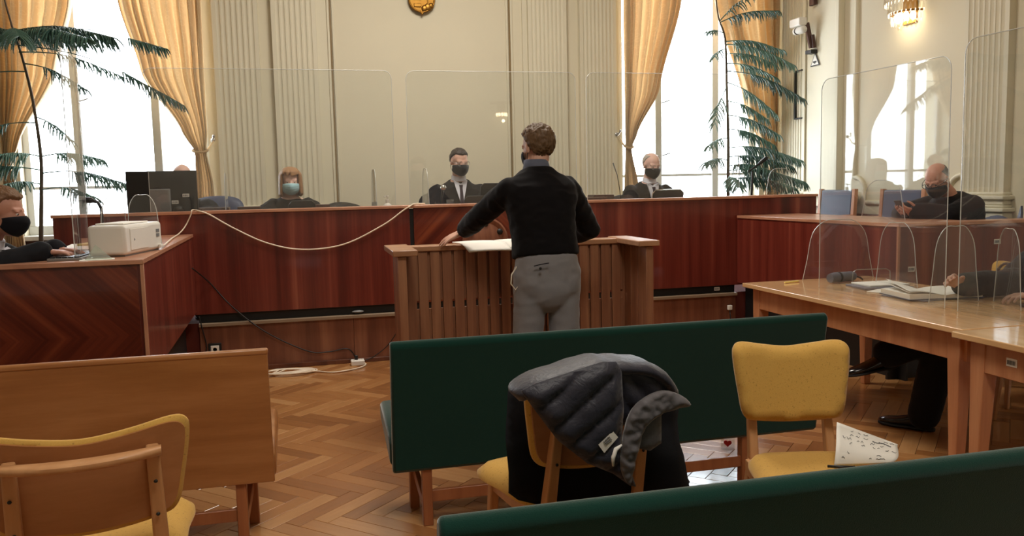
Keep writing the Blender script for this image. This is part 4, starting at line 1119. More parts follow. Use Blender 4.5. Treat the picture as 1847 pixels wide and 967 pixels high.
# ================================================================== jacket on the chair
def quilt_mat():
    k = N('quilted_nylon'); v = k.coord((1,1,1)); f = k.noise(v, 26, 4, .6, .5)
    k.set(Base_Color=k.mix(f, lin((32,32,42)), lin((46,46,58))), Roughness=.5, Specular_IOR_Level=.35, Sheen_Weight=.15)
    k.bump(f, .45, .01); return k.m
MT['quilt'] = quilt_mat()
MT['lining'] = fabric('black_lining', (12,12,15), (20,20,24), 200, .75, .15, sheen=.05)
MT['greycloth'] = fabric('grey_nylon', (84,82,86), (112,108,110), 60, .6, .5)
def jacket():
    t = thing('jacket', 'dark quilted jacket with grey collar draped over the chair back before the green bench', 'jacket', (.84, 2.38, .4))
    sc = lambda poly, y0, y1: [(x*y1/y0, 1.45+(z-1.45)*y1/y0) for x, z in poly]
    near = sc([(.623,.819),(.671,.84),(.807,.873),(.89,.892),(.933,.888),(.952,.855),(.958,.724),(.955,.616),(1.009,.462),(.986,.469),(.929,.516),(.839,.562),(.74,.649),(.675,.741),(.638,.795)], 2.44, 2.235)
    def q(u, v, d):
        s1 = (u*.62-v*.78)/.074+.35; c = abs(sin(pi*s1))
        return .004+.024*min(1, d/.03)*(c**.45)+.004*noise.noise(V((u*22, v*22, 1)))
    def place(y0): return lambda u, v, w_: (u, y0+max(0, .80-v)*.10-w_, v)
    m = M(); puff(m, near, place(2.225), .011, q, lambda u, v, d: -.010*min(1, d/.02)); m.build('quilted_front', MT['quilt'], t, smooth=180)
    right = sc([(.93,.866),(.985,.868),(1.04,.858),(1.097,.843),(1.14,.800),(1.175,.741),(1.116,.735),(1.048,.720),(1.0,.680),(.972,.66),(.955,.72),(.945,.80)], 2.46, 2.25)
    m = M(); puff(m, right, place(2.265), .012, lambda u, v, d: .006+.02*min(1, d/.03)*abs(sin(pi*((u*.75+v*.66)/.06)))**.5, lambda u, v, d: -.012*min(1, d/.02)); m.build('sleeve', MT['quilt'], t, smooth=180)
    # padded fold over the top of the backrest
    top = sc([(.625,.800),(.671,.833),(.807,.868),(.89,.884),(.98,.878),(1.06,.864),(1.125,.818),(1.165,.745)], 2.44, 2.235)
    top = smooth_poly(top, 4, False); n_ = len(top)-1; rows = []
    for i, (x, z) in enumerate(top):
        tg = V((top[min(i+1, n_)][0]-top[max(i-1, 0)][0], 0, top[min(i+1, n_)][1]-top[max(i-1, 0)][1])).normalized(); nn = V((-tg.z, 0, tg.x))
        e_ = max(.25, math.sqrt(max(0, 1-(2*i/n_-1)**6))); rows.append((V((x, 2.318, z-.020)), V((0,1,0)), .098*e_, nn, .020+.005*abs(sin(i*.9))))
    M().rings(rows, 24, 2.2).build('shoulder_fold', MT['quilt'], t, smooth=80)
    far = sc([(.640,.757),(.688,.79),(.986,.845),(1.189,.785),(1.265,.649),(1.250,.531),(1.283,.357),(1.261,.345),(1.1,.352),(.95,.35),(.78,.356),(.654,.396),(.622,.423),(.628,.593)], 2.62, 2.46)
    m = M(); puff(m, far, lambda u, v, w_: (u, 2.462+.05*max(0, min(1, (v-.55)/.1))+.006*sin(u*26)-w_, v), .02, lambda u, v, d: .016*min(1, d/.03), lambda u, v, d: -.012*min(1, d/.03)); m.build('jacket_body', MT['lining'], t, smooth=180)
    col = sc([(1.187,.729),(1.152,.763),(1.091,.783),(1.031,.767),(.984,.731),(.962,.675),(.952,.604),(.952,.531),(.981,.476),(.995,.535),(1.008,.59),(1.024,.655),(1.055,.692),(1.09,.712),(1.125,.716),(1.155,.722)], 2.42, 2.20)
    nz = lambda u, v: .010*noise.noise(V((u*24, v*24, 3)))+.007*noise.noise(V((u*60, v*60, 5)))
    m = M(); puff(m, smooth_poly(col, 3), place(2.195), .006, lambda u, v, d: .003+.010*min(1, d/.010)+nz(u, v), lambda u, v, d: -.010); m.build('collar', MT['greycloth'], t, smooth=180)
    inner = sc([(1.0,.60),(1.02,.68),(1.06,.72),(1.088,.735),(1.084,.709),(1.088,.608),(1.05,.585)], 2.42, 2.215)
    m = M(); puff(m, inner, place(2.215), .012, lambda u, v, d: .004+.008*min(1, d/.02), lambda u, v, d: -.006); m.build('collar_lining', MT['greycloth'], t, smooth=180)
    st = sc([(1.13,.565),(1.15,.575),(1.225,.436),(1.214,.418)], 2.5, 2.46)
    m = M(); puff(m, st, lambda u, v, w_: (u, 2.47-w_, v), .012, lambda u, v, d: .006, lambda u, v, d: -.004); m.build('strap', MT['greycloth'], t, smooth=50)
    lb = sc([(.872,.628),(.919,.669),(.947,.635),(.901,.586)], 2.425, 2.185)
    m = M(); puff(m, lb, lambda u, v, w_: (u, 2.200+max(0, .80-v)*.10-w_, v), .02, lambda u, v, d: .002, lambda u, v, d: 0.0); tg = m.build('care_tag', MT['paper'], t); tg['label'] = 'white care tag'
    m = M(); rr = random.Random(8); ux = V((lb[3][0]-lb[0][0], 0, lb[3][1]-lb[0][1])); uy = V((lb[1][0]-lb[0][0], 0, lb[1][1]-lb[0][1])); o = V((lb[0][0], 0, lb[0][1]))
    for a_ in (.38, .52, .64):
        pts = []
        for i in range(7): p = o+ux*(a_+rr.uniform(-.03,.03))+uy*(.3+.07*i); pts.append((p.x, 2.1965+max(0, .80-p.z)*.10, p.z))
        m.tube(pts, .0016, 5)
    m.build('tag_print', MT['greyprint'], tg)
    lp = sc([(.955,.612),(.935,.60),(.925,.575),(.925,.545)], 2.42, 2.195)
    M().tube([(x, 2.212, z) for x, z in lp], [.003,.007,.007,.003], 8).build('hanger_loop', MT['paper'], t, smooth=180)
jacket()

# ================================================================== things on the desks and table
def add(m, name, mat, label, cat, **kw):
    grp = kw.pop('group', None); o = m.build(name, mat, **kw); return tag(o, label, cat, grp)
# paper on the chair seat
def sheet():
    BL, BR, TL, TR_ = V((1.685, 2.37, .487)), V((1.888, 2.34, .487)), V((1.765, 2.47, .603)), V((1.975, 2.42, .517))
    def fn(u, v):
        p = BL.lerp(BR, u).lerp(TL.lerp(TR_, u), v); return p+V((-.018*(1-u*.6), -.03, .0))*sin(pi*min(1, v*1.15))*.8
    o = M().grid(fn, 14, 12).build('note_sheet', MT['paper'], smooth=180, solid=.0015); tag(o, 'white sheet with handwritten notes curling up on the mustard chair seat', 'paper')
    m = M(); rr = random.Random(2)
    for row, v in enumerate((.90, .80, .72, .62, .40, .25)):
        u = .10
        while u < .9:
            if rr.random() < (.75 if row < 4 else .3):
                k = rr.randint(2, 4); pts = []
                for i in range(k+1): pts.append(V(fn(u+.018*i, v+rr.uniform(-.03, .03)))+V((.0, -.0022, .0012)))
                m.tube(pts, .0009, 4)
            u += rr.uniform(.06, .13)
    m.tube([V(fn(.58+.3*i/8, .80-.02*sin(i)))+V((0, -.0022, .0012)) for i in range(9)], .0016, 4)
    m.build('handwriting', MT['greyprint'], o)
    M().tube([V((1.665, 2.375, .487)), V((1.69, 2.345, .492)), V((1.74, 2.335, .489))], .005, 6).build('binding', MT['black'], o, smooth=180)
sheet()
def open_book():
    t = thing('open_book', 'thick open book with white pages lying on papers on the lawyers\' table', 'book', (3.50, 4.05, .757), radians(-8))
    M().box(-.225, .225, -.155, .155, 0, .004).build('cover', MT['bluegrey'], t, local=True)
    for s in (-1, 1):
        pg = lambda x: .028*(.30+.70*sin(pi*min(1, .10+abs(x)/.22*.60)))
        n_ = 12; m = M(); vs = []; fs = []
        for i in range(n_+1):
            x = s*(.002+.216*i/n_)
            for y in (-.148, .148): vs += [(x, y, .004), (x, y, .006+pg(x))]
        for i in range(n_):
            a = i*4; b_ = a+4
            fs += [(a+1, b_+1, b_+3, a+3), (a, a+2, b_+2, b_), (a, b_, b_+1, a+1), (a+2, a+3, b_+3, b_+2)]
        fs += [(0, 1, 3, 2), (n_*4, n_*4+2, n_*4+3, n_*4+1)]
        m.add(vs, fs); m.build('page_block', MT['paper'], t, local=True, smooth=40)
    for q, lift in enumerate((.055, .030)):
        fn = lambda u, v, lift=lift: (-.004-.212*u*(1-.12*v*u), -.146+.292*v, .009+.028*sin(pi*(.10+.58*u))+lift*(u**1.3)*(.25+.75*v))
        M().grid(fn, 10, 8).build('curled_page', MT['paper'], t, local=True, smooth=180, solid=.0012)
open_book()
def flat(name, label, cat, c, sx, sy, rz, h, mat, z, group=None):
    o = M().box(-sx/2, sx/2, -sy/2, sy/2, 0, h).build(name, MT[mat], bevel=min(.0015, h*.3)); o.location = (c[0], c[1], z); o.rotation_euler = (0, 0, rz)
    W[o.name] = Matrix.Translation((c[0], c[1], z)) @ Matrix.Rotation(rz, 4, 'Z'); return tag(o, label, cat, group)
MT['slate'] = plain('grey_folder', (96, 98, 112), .5)
flat('folder', 'grey folder lying under the open book on the lawyers\' table', 'folder', (3.50, 4.06), .42, .30, .15, .006, 'slate', .7505)
flat('folder', 'dark grey folder with white papers at the far side of the open book', 'folder', (3.52, 4.52), .32, .24, -.15, .012, 'slate', .7505)
flat('paper_stack', 'white papers lying on the dark grey folder beyond the open book', 'paper', (3.55, 4.55), .28, .20, -.05, .010, 'paper', .763)
flat('paper_stack', 'white papers sticking out nearest the camera beside the open book', 'paper', (3.42, 4.33), .20, .14, .45, .006, 'paper', .7505)
m = M().tube([(3.36, 4.80, .786), (3.40, 4.81, .788), (3.56, 4.85, .786), (3.58, 4.855, .785)], [.030, .034, .033, .028], 14)
o = m.build('rolled_pouch', MT['slate'], smooth=50); tag(o, 'grey rolled pouch on the far end of the lawyers\' table', 'pouch'); M().tube([(3.43, 4.817, .788), (3.445, 4.82, .788)], .036, 14).build('band', MT['black'], o, smooth=50)
M().tube([(3.58, 4.855, .785), (3.62, 4.84, .775), (3.66, 4.87, .757)], .006, 6).build('pull_cord', MT['black'], o, smooth=180)
o = M().tube([(3.10, 4.92, .7575), (3.225, 4.955, .7575)], .0058, 8).build('pencil', MT['card'], smooth=50); tag(o, 'yellow pencil lying on the far end of the lawyers\' table', 'pencil')
M().tube([(3.225, 4.955, .7575), (3.240, 4.9595, .7575)], [.0058, .001], 8).build('pencil_tip', MT['lip'], o, smooth=50)
o = flat('phone', 'black phone lying on the table by the lawyer\'s elbow', 'phone', (3.70, 3.50), .09, .16, 1.2, .012, 'blackp', .7505)
# ring binder loop and bag handle on the far chair
m = M().tube([(3.47, 4.72, .753), (3.475, 4.72, .83), (3.50, 4.715, .845), (3.70, 4.685, .845), (3.725, 4.68, .83), (3.73, 4.68, .753)], .003, 6)
tag(m.build('wire_stand', MT['metal'], smooth=60), 'low wire stand over the papers on the lawyers\' table', 'stand')
t = thing('handbag', 'brown leather bag with two loop handles hanging on the far mustard chair', 'bag', (4.20, 4.20, .45))
M().rings([(V((4.20, 4.20, .46)), V((0,1,0)), .16, V((1,0,0)), .055), (V((4.20, 4.20, .60)), V((0,1,0)), .17, V((1,0,0)), .06), (V((4.21, 4.20, .735)), V((0,1,0)), .15, V((1,0,0)), .02)], 24, 3).build('bag_body', plain('brown_leather', (62,38,26), .4), t, smooth=60)
for dx in (-.018, .03):
    M().tube([(4.20+dx, 4.20+.10*cos(a), .73+.17*sin(a)) for a in [pi*i/14 for i in range(15)]], .0085, 8).build('handle', bpy.data.materials['brown_leather'], t, smooth=180)

# --- left desk
def printer():
    t = thing('printer', 'white desktop printer on the left side desk', 'printer', (-.955, 4.96, 1.122), radians(-11)); L = True
    M().box(-.095, .10, -.26, .26, .008, .165).build('printer_body', MT['white'], t, bevel=.018, seg=3, local=L)
    M().box(-.08, .085, -.24, .24, 0, .012).build('foot_rail', MT['grayp'], t, local=L)
    M().box(-.075, .07, -.20, .14, .166, .174).build('paper_tray', MT['paper'], t, bevel=.003, local=L)
    M().box(.0995, .104, -.20, .05, .03, .142).build('side_cover', MT['white'], t, bevel=.001, local=L)
    M().ell((.103, -.15, .085), (.003, .008, .008), n=10, m=8).build('button', MT['grayp'], t, local=L)
    for z in (.08, .105): M().box(.0995, .1025, .17, .215, z, z+.018).build('rating_label', MT['greyprint'], t, local=L)
    M().box(.10, .115, .19, .23, .015, .035).build('plug', MT['white'], t, bevel=.002, local=L)
printer()
t = thing('keyboard', 'dark keyboard under the typing hands at the left desk', 'keyboard', (-1.16, 4.76, 1.122))
M().box(-1.25, -1.09, 4.56, 4.98, 1.122, 1.136).build('keyboard_case', MT['grayp'], t, bevel=.003)
for i in range(5):
    m = M()
    for j in range(13): m.box(-1.24+i*.028, -1.217+i*.028, 4.575+j*.030, 4.600+j*.030, 1.136, 1.142)
    k_ = m.build('key_row', MT['blackp'], t); k_['kind'] = 'stuff'
flat('paper_stack', 'white papers beyond the hands on the left desk', 'paper', (-1.28, 5.45), .22, .60, .12, .020, 'paper', 1.1225)
flat('folder', 'yellow folder on top of the papers on the left desk', 'folder', (-1.22, 5.60), .18, .26, -.2, .012, 'card', 1.143)
flat('paper_sheet', 'white sheet along the front edge of the left desk', 'paper', (-1.02, 4.56), .16, .11, .2, .002, 'paper', 1.1225)
m = M().prism([(0, 0), (.13, 0), (.055, .075)], lambda x, z: (-1.075+x, 4.545, 1.123+z), lambda x, z: (-1.075+x, 4.551, 1.123+z))
MT['greenac'] = glassy('green_acrylic', (.86,.94,.86), .25); tag(m.build('sign_holder', MT['greenac']), 'small triangular greenish acrylic holder on the left desk edge', 'holder')
t = thing('desk_microphone', 'dark gooseneck microphone on the left desk in front of the printer', 'microphone', (-1.10, 5.12, 1.122))
M().lathe([(.05, 0), (.05, .012), (.03, .022), (.001, .022)], (-1.10, 5.12, 1.122), 20).build('base', MT['blackp'], t, smooth=40)
M().tube([(-1.10, 5.12, 1.14), (-1.105, 5.12, 1.30), (-1.105, 5.12, 1.37), (-1.12, 5.12, 1.405), (-1.155, 5.12, 1.418)], [.011, .009, .009, .009, .010], 10).build('neck', MT['blackp'], t, smooth=180)
M().cap((-1.155, 5.12, 1.418), .017, (-1.185, 5.12, 1.42), .017).build('microphone_head', MT['blackp'], t, smooth=180)

# --- judges' bench
def monitor():
    t = thing('computer_monitor', 'black computer monitor seen from behind on the left of the judges\' bench', 'monitor', (-1.12, 7.32, 1.165))
    M().box(-1.38, -.84, 7.29, 7.325, 1.285, 1.628).build('housing', MT['blackp'], t, bevel=.008, seg=3)
    M().box(-1.375, -.845, 7.326, 7.330, 1.31, 1.62).build('display', MT['black'], t)
    s_ = M().box(-1.205, -1.045, 7.262, 7.289, 1.20, 1.482).build('stand', MT['grayp'], t, bevel=.01, seg=3)
    M().box(-1.25, -1.0, 7.20, 7.42, 1.166, 1.18).build('stand_foot', MT['grayp'], t, bevel=.005)
    h = bpy.data.objects['housing'] if 'housing' in bpy.data.objects else t
    for c in ((-.93, 7.289, 1.425), (-1.015, 7.289, 1.372)): sticker('inventory_sticker', '', t, c, (1,0,0), .052, .027, (0,-1,0))
    M().cap((-1.0, 7.275, 1.31), .035, (-.985, 7.275, 1.31), .035, 16).build('cable_cover', MT['black'], t, smooth=60)
monitor()
def mic(label, b, h, mat_head='chrome'):
    b, h = V(b), V(h); t = thing('desk_microphone', label, 'microphone', b)
    M().lathe([(.055, 0), (.055, .012), (.03, .02), (.001, .02)], b, 20).build('base', MT['blackp'], t, smooth=40)
    mid = b.lerp(h, .55)+V((0, 0, .01)); M().tube([b+V((0,0,.015)), mid, h], [.008, .007, .012], 10).build('neck', MT['blackp'], t, smooth=180)
    M().ell(h+(h-mid).normalized()*.02, .026, n=16, m=12).build('microphone_head', MT[mat_head], t, smooth=180)
    return t
mic('silver-headed microphone in front of the centre judge', (1.145, 7.22, 1.167), (1.185, 7.20, 1.42))
t = thing('gooseneck_microphone', 'thin tall gooseneck microphone left of the older judge', 'microphone', (2.88, 7.3, 1.165))
M().lathe([(.04, 0), (.04, .012), (.001, .014)], (2.88, 7.3, 1.166), 16).build('base', MT['blackp'], t, smooth=40)
M().tube([(2.88, 7.3, 1.17), (2.865, 7.3, 1.38), (2.84, 7.3, 1.52), (2.80, 7.3, 1.63)], [.004,.004,.004,.006], 8).build('neck', MT['blackp'], t, smooth=180)
t = thing('gooseneck_microphone', 'black boom microphone at the right end of the judges\' bench before the pine', 'microphone', (4.21, 7.28, 1.165))
M().lathe([(.06, 0), (.06, .015), (.001, .018)], (4.21, 7.28, 1.166), 18).build('base', MT['blackp'], t, smooth=40)
M().tube([(4.21, 7.28, 1.17), (4.225, 7.28, 1.53)], .011, 8).build('pole', MT['black'], t, smooth=180)
M().tube([(4.18, 7.28, 1.525), (4.235, 7.28, 1.56), (4.30, 7.28, 1.60)], .009, 8).build('boom', MT['black'], t, smooth=180)
M().cap((4.30, 7.28, 1.60), .016, (4.37, 7.28, 1.65), .020).build('microphone_head', MT['blackp'], t, smooth=180)
def laptop(label, x0, x1, y, zt, rim=None, name='laptop'):
    t = thing(name, label, 'laptop', ((x0+x1)/2, y, 1.165))
    M().box(x0, x1, y+.01, y+.24, 1.166, 1.182).build('keyboard_base', MT['blackp'], t, bevel=.003)
    T = Matrix.Translation((0, y, 1.182)) @ Matrix.Rotation(radians(12), 4, 'X')
    out = [(x0+.02, 0), (x1-.02, 0), (x1, .015), (x1, zt-1.182-.03), (x1-.03, zt-1.182), (x0+.03, zt-1.182), (x0, zt-1.182-.03), (x0, .015)]
    M().prism(out, lambda a, b: T @ V((a, 0, b)), lambda a, b: T @ V((a, .012, b))).build('lid', MT['blackp'], t, bevel=.002)
    if rim: M().tube([T @ V((a, -.002, b)) for a, b in out], .006, 6, closed=True).build('lid_rim', MT[rim], t, smooth=60)
    return t
laptop('open laptop in front of the woman clerk', -.12, .10, 7.30, 1.36)
laptop('large black laptop screen beside the centre judge', 1.54, 1.90, 7.34, 1.475)
laptop('low black laptop at the front edge of the centre judge', 1.36, 1.68, 7.16, 1.365)
laptop('tablet-like laptop with silver rim in front of the older judge', 3.165, 3.475, 7.27, 1.375, 'chrome')
MT['brownbox'] = wood('dark_box_wood', [(58,30,22),(84,48,34)], (8,8,2), .4)
for i, (x0, x1, y, z, lb) in enumerate(((-.86, -.62, 7.45, 1.315, 'long dark wooden file box right of the computer monitor'), (-.53, -.36, 7.30, 1.318, 'small dark wooden file box left of the woman clerk'), (.09, .22, 7.42, 1.318, 'small dark wooden file box right of the woman clerk'),
                                       (2.55, 2.78, 7.42, 1.315, 'low dark wooden file box left of the thin microphone'), (2.70, 2.90, 7.55, 1.335, 'grey-brown file box left of the older judge'))):
    t = thing('file_box', lb, 'box', ((x0+x1)/2, y, 1.165))
    M().box(x0, x1, y, y+.18, 1.166, z-.03).build('box_body', MT['brownbox'], t, bevel=.003); M().box(x0-.004, x1+.004, y-.004, y+.184, z-.03, z).build('lid', MT['brownbox'], t, bevel=.003)
t = thing('hand_sanitizer', 'white hand sanitizer pump bottle on the judges\' bench', 'bottle', (.70, 7.19, 1.166))
M().lathe([(.036, 0), (.038, .01), (.038, .115), (.032, .140), (.014, .152), (.014, .165), (.001, .166)], (.70, 7.19, 1.166), 20).build('bottle_body', MT['white'], t, smooth=50)
M().lathe([(.016, 0), (.016, .018), (.005, .02), (.005, .04), (.014, .042), (.014, .052), (.001, .054)], (.70, 7.19, 1.331), 14).tube([(.70, 7.19, 1.378), (.672, 7.185, 1.374)], .005, 6).build('pump', MT['white'], t, smooth=50)
o = M().lathe([(.026, 0), (.033, .11), (.031, .11), (.025, .006), (.001, .006)], (1.245, 7.20, 1.225), 20).build('drinking_glass', MT['cup'], smooth=50); tag(o, 'clear drinking glass beside the judge\'s microphone', 'glass')
flat('glass_coaster_box', 'low dark wooden box under the drinking glass', 'box', (1.245, 7.20), .12, .10, 0, .058, 'brownbox', 1.166)
flat('paper_stack', 'white papers by the right hand of the older judge', 'paper', (3.07, 7.33), .14, .20, .3, .012, 'paper', 1.166)
# papers on the witness stand rail
for i, (x0, x1, y0, y1, lb, k) in enumerate(((.935, 1.215, 5.06, 5.37, 'white papers lying on the witness stand rail beside the man\'s hand', 0), (1.225, 1.42, 5.08, 5.40, 'second white paper pile on the witness stand rail, half hidden by the man', 1))):
    def fn(u, v, k=k, x0=x0, x1=x1, y0=y0, y1=y1):
        y = y0+(y1-y0)*v; x = x0+(x1-x0)*u+.05*(1-v)*(1-k*.5); z = 1.0835+.010*sin(pi*u)*.4
        if y < 5.20: z -= (5.20-y)**1.3*.55
        return (x, y-.0, z)
    o = M().grid(fn, 8, 12).build('document', MT['paper'], smooth=180, solid=.007); tag(o, lb, 'paper')
# cables
def cord(label, pts, r, mat, name='cable'):
    o = M().tube(smooth_poly([tuple(p) for p in pts], 8, False), r, 8).build(name, MT[mat], smooth=180); return tag(o, label, 'cable')
cord('white cable sagging across the front of the judges\' bench', [(-.86, 7.10, 1.308), (-.80, 6.945, 1.302), (-.72, 6.948, 1.27), (-.55, 6.955, 1.16), (-.30, 6.958, 1.03), (-.02, 6.958, .965), (.31, 6.958, .995), (.63, 6.955, 1.14), (.80, 6.948, 1.255), (.86, 6.943, 1.29), (.90, 6.96, 1.309), (1.0, 7.04, 1.308)], .0065, 'cordw')
cord('white cable running from the printer up to the judges\' bench', [(-.815, 5.17, 1.145), (-.83, 5.4, 1.135), (-.90, 6.2, 1.132), (-.93, 6.80, 1.14), (-.90, 6.93, 1.19), (-.86, 6.942, 1.27), (-.85, 6.95, 1.308), (-.84, 7.04, 1.308)], .005, 'cordw')
cord('thin black cable running diagonally down the judges\' bench front', [(-.848, 6.75, .87), (-.75, 6.955, .73), (-.59, 6.95, .53), (-.34, 6.93, .31), (-.02, 6.94, .13), (.15, 6.95, .11), (.30, 6.95, .125), (.365, 6.96, .05)], .005, 'cordb')
cord('thin dark cable on the riser board right of the power strip', [(.42, 6.93, .02), (.50, 6.93, .04), (.62, 6.94, .12), (.70, 6.94, .22), (.76, 6.95, .33)], .004, 'cordb')
cord('thin black cable hanging from the corner of the step above the wall socket', [(-.84, 6.92, .47), (-.82, 6.92, .36), (-.80, 6.93, .22), (-.83, 6.93, .10)], .005, 'cordb')
def coil():
    rr = random.Random(6); pts = []
    for i in range(70):
        a = i*.62; rx, ry = .17+.05*sin(i*.37), .075+.03*cos(i*.53)
        pts.append((-.16+rx*cos(a)+.02*sin(i*.9), 6.72+ry*sin(a)+.015*cos(i*.7), .009+.006*(i % 5)/2+.004))
    pts += [(.03, 6.70, .01), (.16, 6.62, .008), (.30, 6.66, .008), (.40, 6.74, .008), (.44, 6.84, .008), (.41, 6.90, .012), (.385, 6.88, .03)]
    return pts
cord('tangled white extension cord on the parquet below the judges\' bench', coil(), .0055, 'cordw')
t = thing('power_strip', 'white power socket block on the parquet by the tangled cord', 'socket', (.37, 6.86, 0))
M().box(.32, .43, 6.82, 6.90, 0, .045).build('socket_block', MT['white'], t, bevel=.008, seg=3)
for x in (.35, .40): M().lathe([(.018, 0), (.018, .003), (.014, .003), (.012, -.002), (.001, -.002)], (x, 6.86, .0452), 14).build('socket', MT['white'], t, smooth=40)
M().box(.352, .378, 6.85, 6.875, .046, .082).build('black_plug', MT['black'], t, bevel=.004)
t = thing('wall_socket', 'white socket in a dark frame on the riser board at the left', 'socket', (-.74, 6.97, .19))
M().box(-.79, -.69, 6.962, 6.974, .14, .24).build('frame', MT['black'], t, bevel=.003)
M().box(-.772, -.708, 6.955, 6.963, .158, .222).build('cover_plate', MT['white'], t, bevel=.003)
M().lathe([(.022, 0), (.022, .003), (.017, .003), (.015, 0.0), (.001, 0.0)], n=16, T=Matrix.Translation((-.74, 6.955, .19)) @ Matrix.Rotation(pi/2, 4, 'X')).build('socket', MT['white'], t, smooth=40)
o = M().ell((.40, 6.975, .428), (.05, .018, .012), n=10, m=6).build('crumpled_wrapper', MT['grayp'], smooth=40); tag(o, 'small crumpled wrapper on the step under the judges\' bench', 'wrapper')
t = thing('plug', 'small plug with hanging lead beside the dark right plinth', 'plug', (3.80, 6.93, .22))
M().box(3.785, 3.825, 6.93, 6.968, .245, .29).build('plug_body', MT['white'], t, bevel=.005); M().tube([(3.80, 6.94, .25), (3.805, 6.93, .16), (3.80, 6.93, .06)], .004, 6).build('lead', MT['cordb'], t, smooth=180)
# bottle with a heart under the green bench
t = thing('plastic_bottle', 'clear plastic bottle with a red heart on the floor under the green bench', 'bottle', (2.17, 3.98, 0))
M().lathe([(.034, 0), (.037, .01), (.037, .15), (.03, .19), (.013, .215), (.013, .235), (.001, .236)], (2.17, 3.98, .001), 20).build('bottle_body', MT['cup'], t, smooth=50)
MT['heart'] = plain('red_print', (206, 40, 60), .4); MT['pink'] = plain('pink_cap', (222, 120, 140), .4)
M().lathe([(.015, 0), (.015, .018), (.001, .019)], (2.17, 3.98, .236), 14).build('cap', MT['pink'], t, smooth=40)
hp = [(.021*16*sin(a)**3/16, .021*(13*cos(a)-5*cos(2*a)-2*cos(3*a)-cos(4*a))/16) for a in [2*pi*i/30 for i in range(30)]]
hd = V((-2.17, -3.98, 0)).normalized(); hr = V((-hd.y, hd.x, 0))
M().prism(hp, lambda u, z: V((2.17, 3.98, .042))+hd*.036+hr*u+V((0,0,z)), lambda u, z: V((2.17, 3.98, .042))+hd*.0385+hr*u+V((0,0,z))).build('heart_label', MT['heart'], t)

# ================================================================== things on the walls
def crest():
    t = thing('wall_crest', 'gilded coat of arms shield high on the wall above the centre judge', 'crest', (1.31, 8.98, 3.26))
    z0, h, w_ = 3.262, .36, .135
    out = [(-w_, h), (-w_, .16)] + [(-w_*cos(a), .16-.135*sin(a)**1.0*(1 if True else 0)) for a in [pi/2*i/8*.93 for i in range(1, 9)]] + [(0, 0)]
    right = [(-x, z) for x, z in reversed(out[:-1])]; out = out+right
    M().prism(out, lambda x, z: (1.31+x, 8.995, z0+z), lambda x, z: (1.31+x, 8.955, z0+z)).build('shield', MT['gold'], t, bevel=.008, seg=3)
    M().tube([(1.31+x, 8.952, z0+z) for x, z in out], .010, 8, closed=True).build('shield_rim', MT['gold'], t, smooth=180)
    for i in range(4):
        zz = .075+i*.075; xl = -w_*.86 if zz > .14 else -w_*.62
        M().box(1.31+xl, 1.31-.006, 8.942, 8.957, z0+zz, z0+zz+.036).build('bar', MT['gold'], t, bevel=.004)
    m = M()
    for x, z, r in ((.03, .06, .035), (.065, .075, .038), (.098, .09, .028)): m.ell((1.31+x, 8.953, z0+z), (r, .016, r*1.1))
    m.build('triple_mound', MT['gold'], t, smooth=180)
    M().box(1.31+.058, 1.31+.074, 8.94, 8.957, z0+.10, z0+.31).box(1.31+.030, 1.31+.102, 8.94, 8.957, z0+.235, z0+.25).box(1.31+.038, 1.31+.094, 8.94, 8.957, z0+.275, z0+.29).build('double_cross', MT['gold'], t, bevel=.003)
    c = M()
    for i in range(9):
        a = pi*i/8; c.ell((1.31-.10*cos(a), 8.965, z0+.39+.07*sin(a)), (.016, .014, .016), n=10, m=8)
    c.box(1.31-.115, 1.31+.115, 8.95, 8.99, z0+.365, z0+.40); c.build('crown', MT['gold'], t, smooth=40)
crest()
MT['bulb'] = None
def bulb_mat():
    k = N('lit_bulb'); k.set(Emission_Color=(1, .82, .55, 1), Emission_Strength=15.0, Base_Color=(1,1,1,1)); return k.m
MT['bulb'] = bulb_mat()
MT['crystal'] = glassy('cut_crystal', (.96,.94,.90), .03, 1.9)
def sconce(label, c, n):
    c, n = V(c), V(n); s_ = V((-n.y, n.x, 0)); t = thing('wall_sconce', label, 'lamp', c)
    P3 = lambda a, rad, z: c+n*(rad*cos(a)*.85+.02)+s_*rad*sin(a)+V((0, 0, z))
    M().add([c+s_*u*.09+V((0,0,v))+n*w_ for w_ in (.0, .02) for u, v in ((-1,-.08),(1,-.08),(1,.26),(-1,.26))], [(0,3,2,1),(4,5,6,7),(0,1,5,4),(1,2,6,5),(2,3,7,6),(3,0,4,7)]).build('back_plate', MT['gold'], t, bevel=.006)
    for z, rad in ((.20, .24), (.02, .17)): M().tube([P3(-pi/2+pi*i/24, rad, z) for i in range(25)], .010, 8).build('gilt_band', MT['gold'], t, smooth=60)
    for z, rad, k, L in ((.18, .235, 17, .10), (.09, .20, 15, .10), (0.0, .165, 13, .09), (-.07, .10, 8, .06)):
        for i in range(k):
            a = -pi/2*.94+pi*.94*i/(k-1); p = P3(a, rad, z)
            M().lathe([(.001, 0), (.004, -.004), (.009, -.03*L/.1), (.011, -.06*L/.1), (.007, -.088*L/.1), (.001, -L)], p, 6).build('crystal_drop', MT['crystal'], t)
            if z > .15: M().ell(p+V((0,0,.045)), (.009, .009, .026), n=6, m=6).build('gilt_drop', MT['gold'], t)
    for a in (-1.1, -.55, 0, .55, 1.1): M().ell(P3(a, .115, -.02), (.026, .026, .042), n=12, m=10).build('bulb', MT['bulb'], t, smooth=180)
    l = bpy.data.lights.new('sconce_light', 'POINT'); l.energy = 1.0; l.color = (1, .80, .52); l.shadow_soft_size = .035
    o = bpy.data.objects.new('sconce_light', l); COL.objects.link(o); o.location = c+n*.20+V((0, 0, -.16))
sconce('lit crystal wall sconce high on the right wall', (5.548, 6.76, 2.93), (-1, 0, 0))
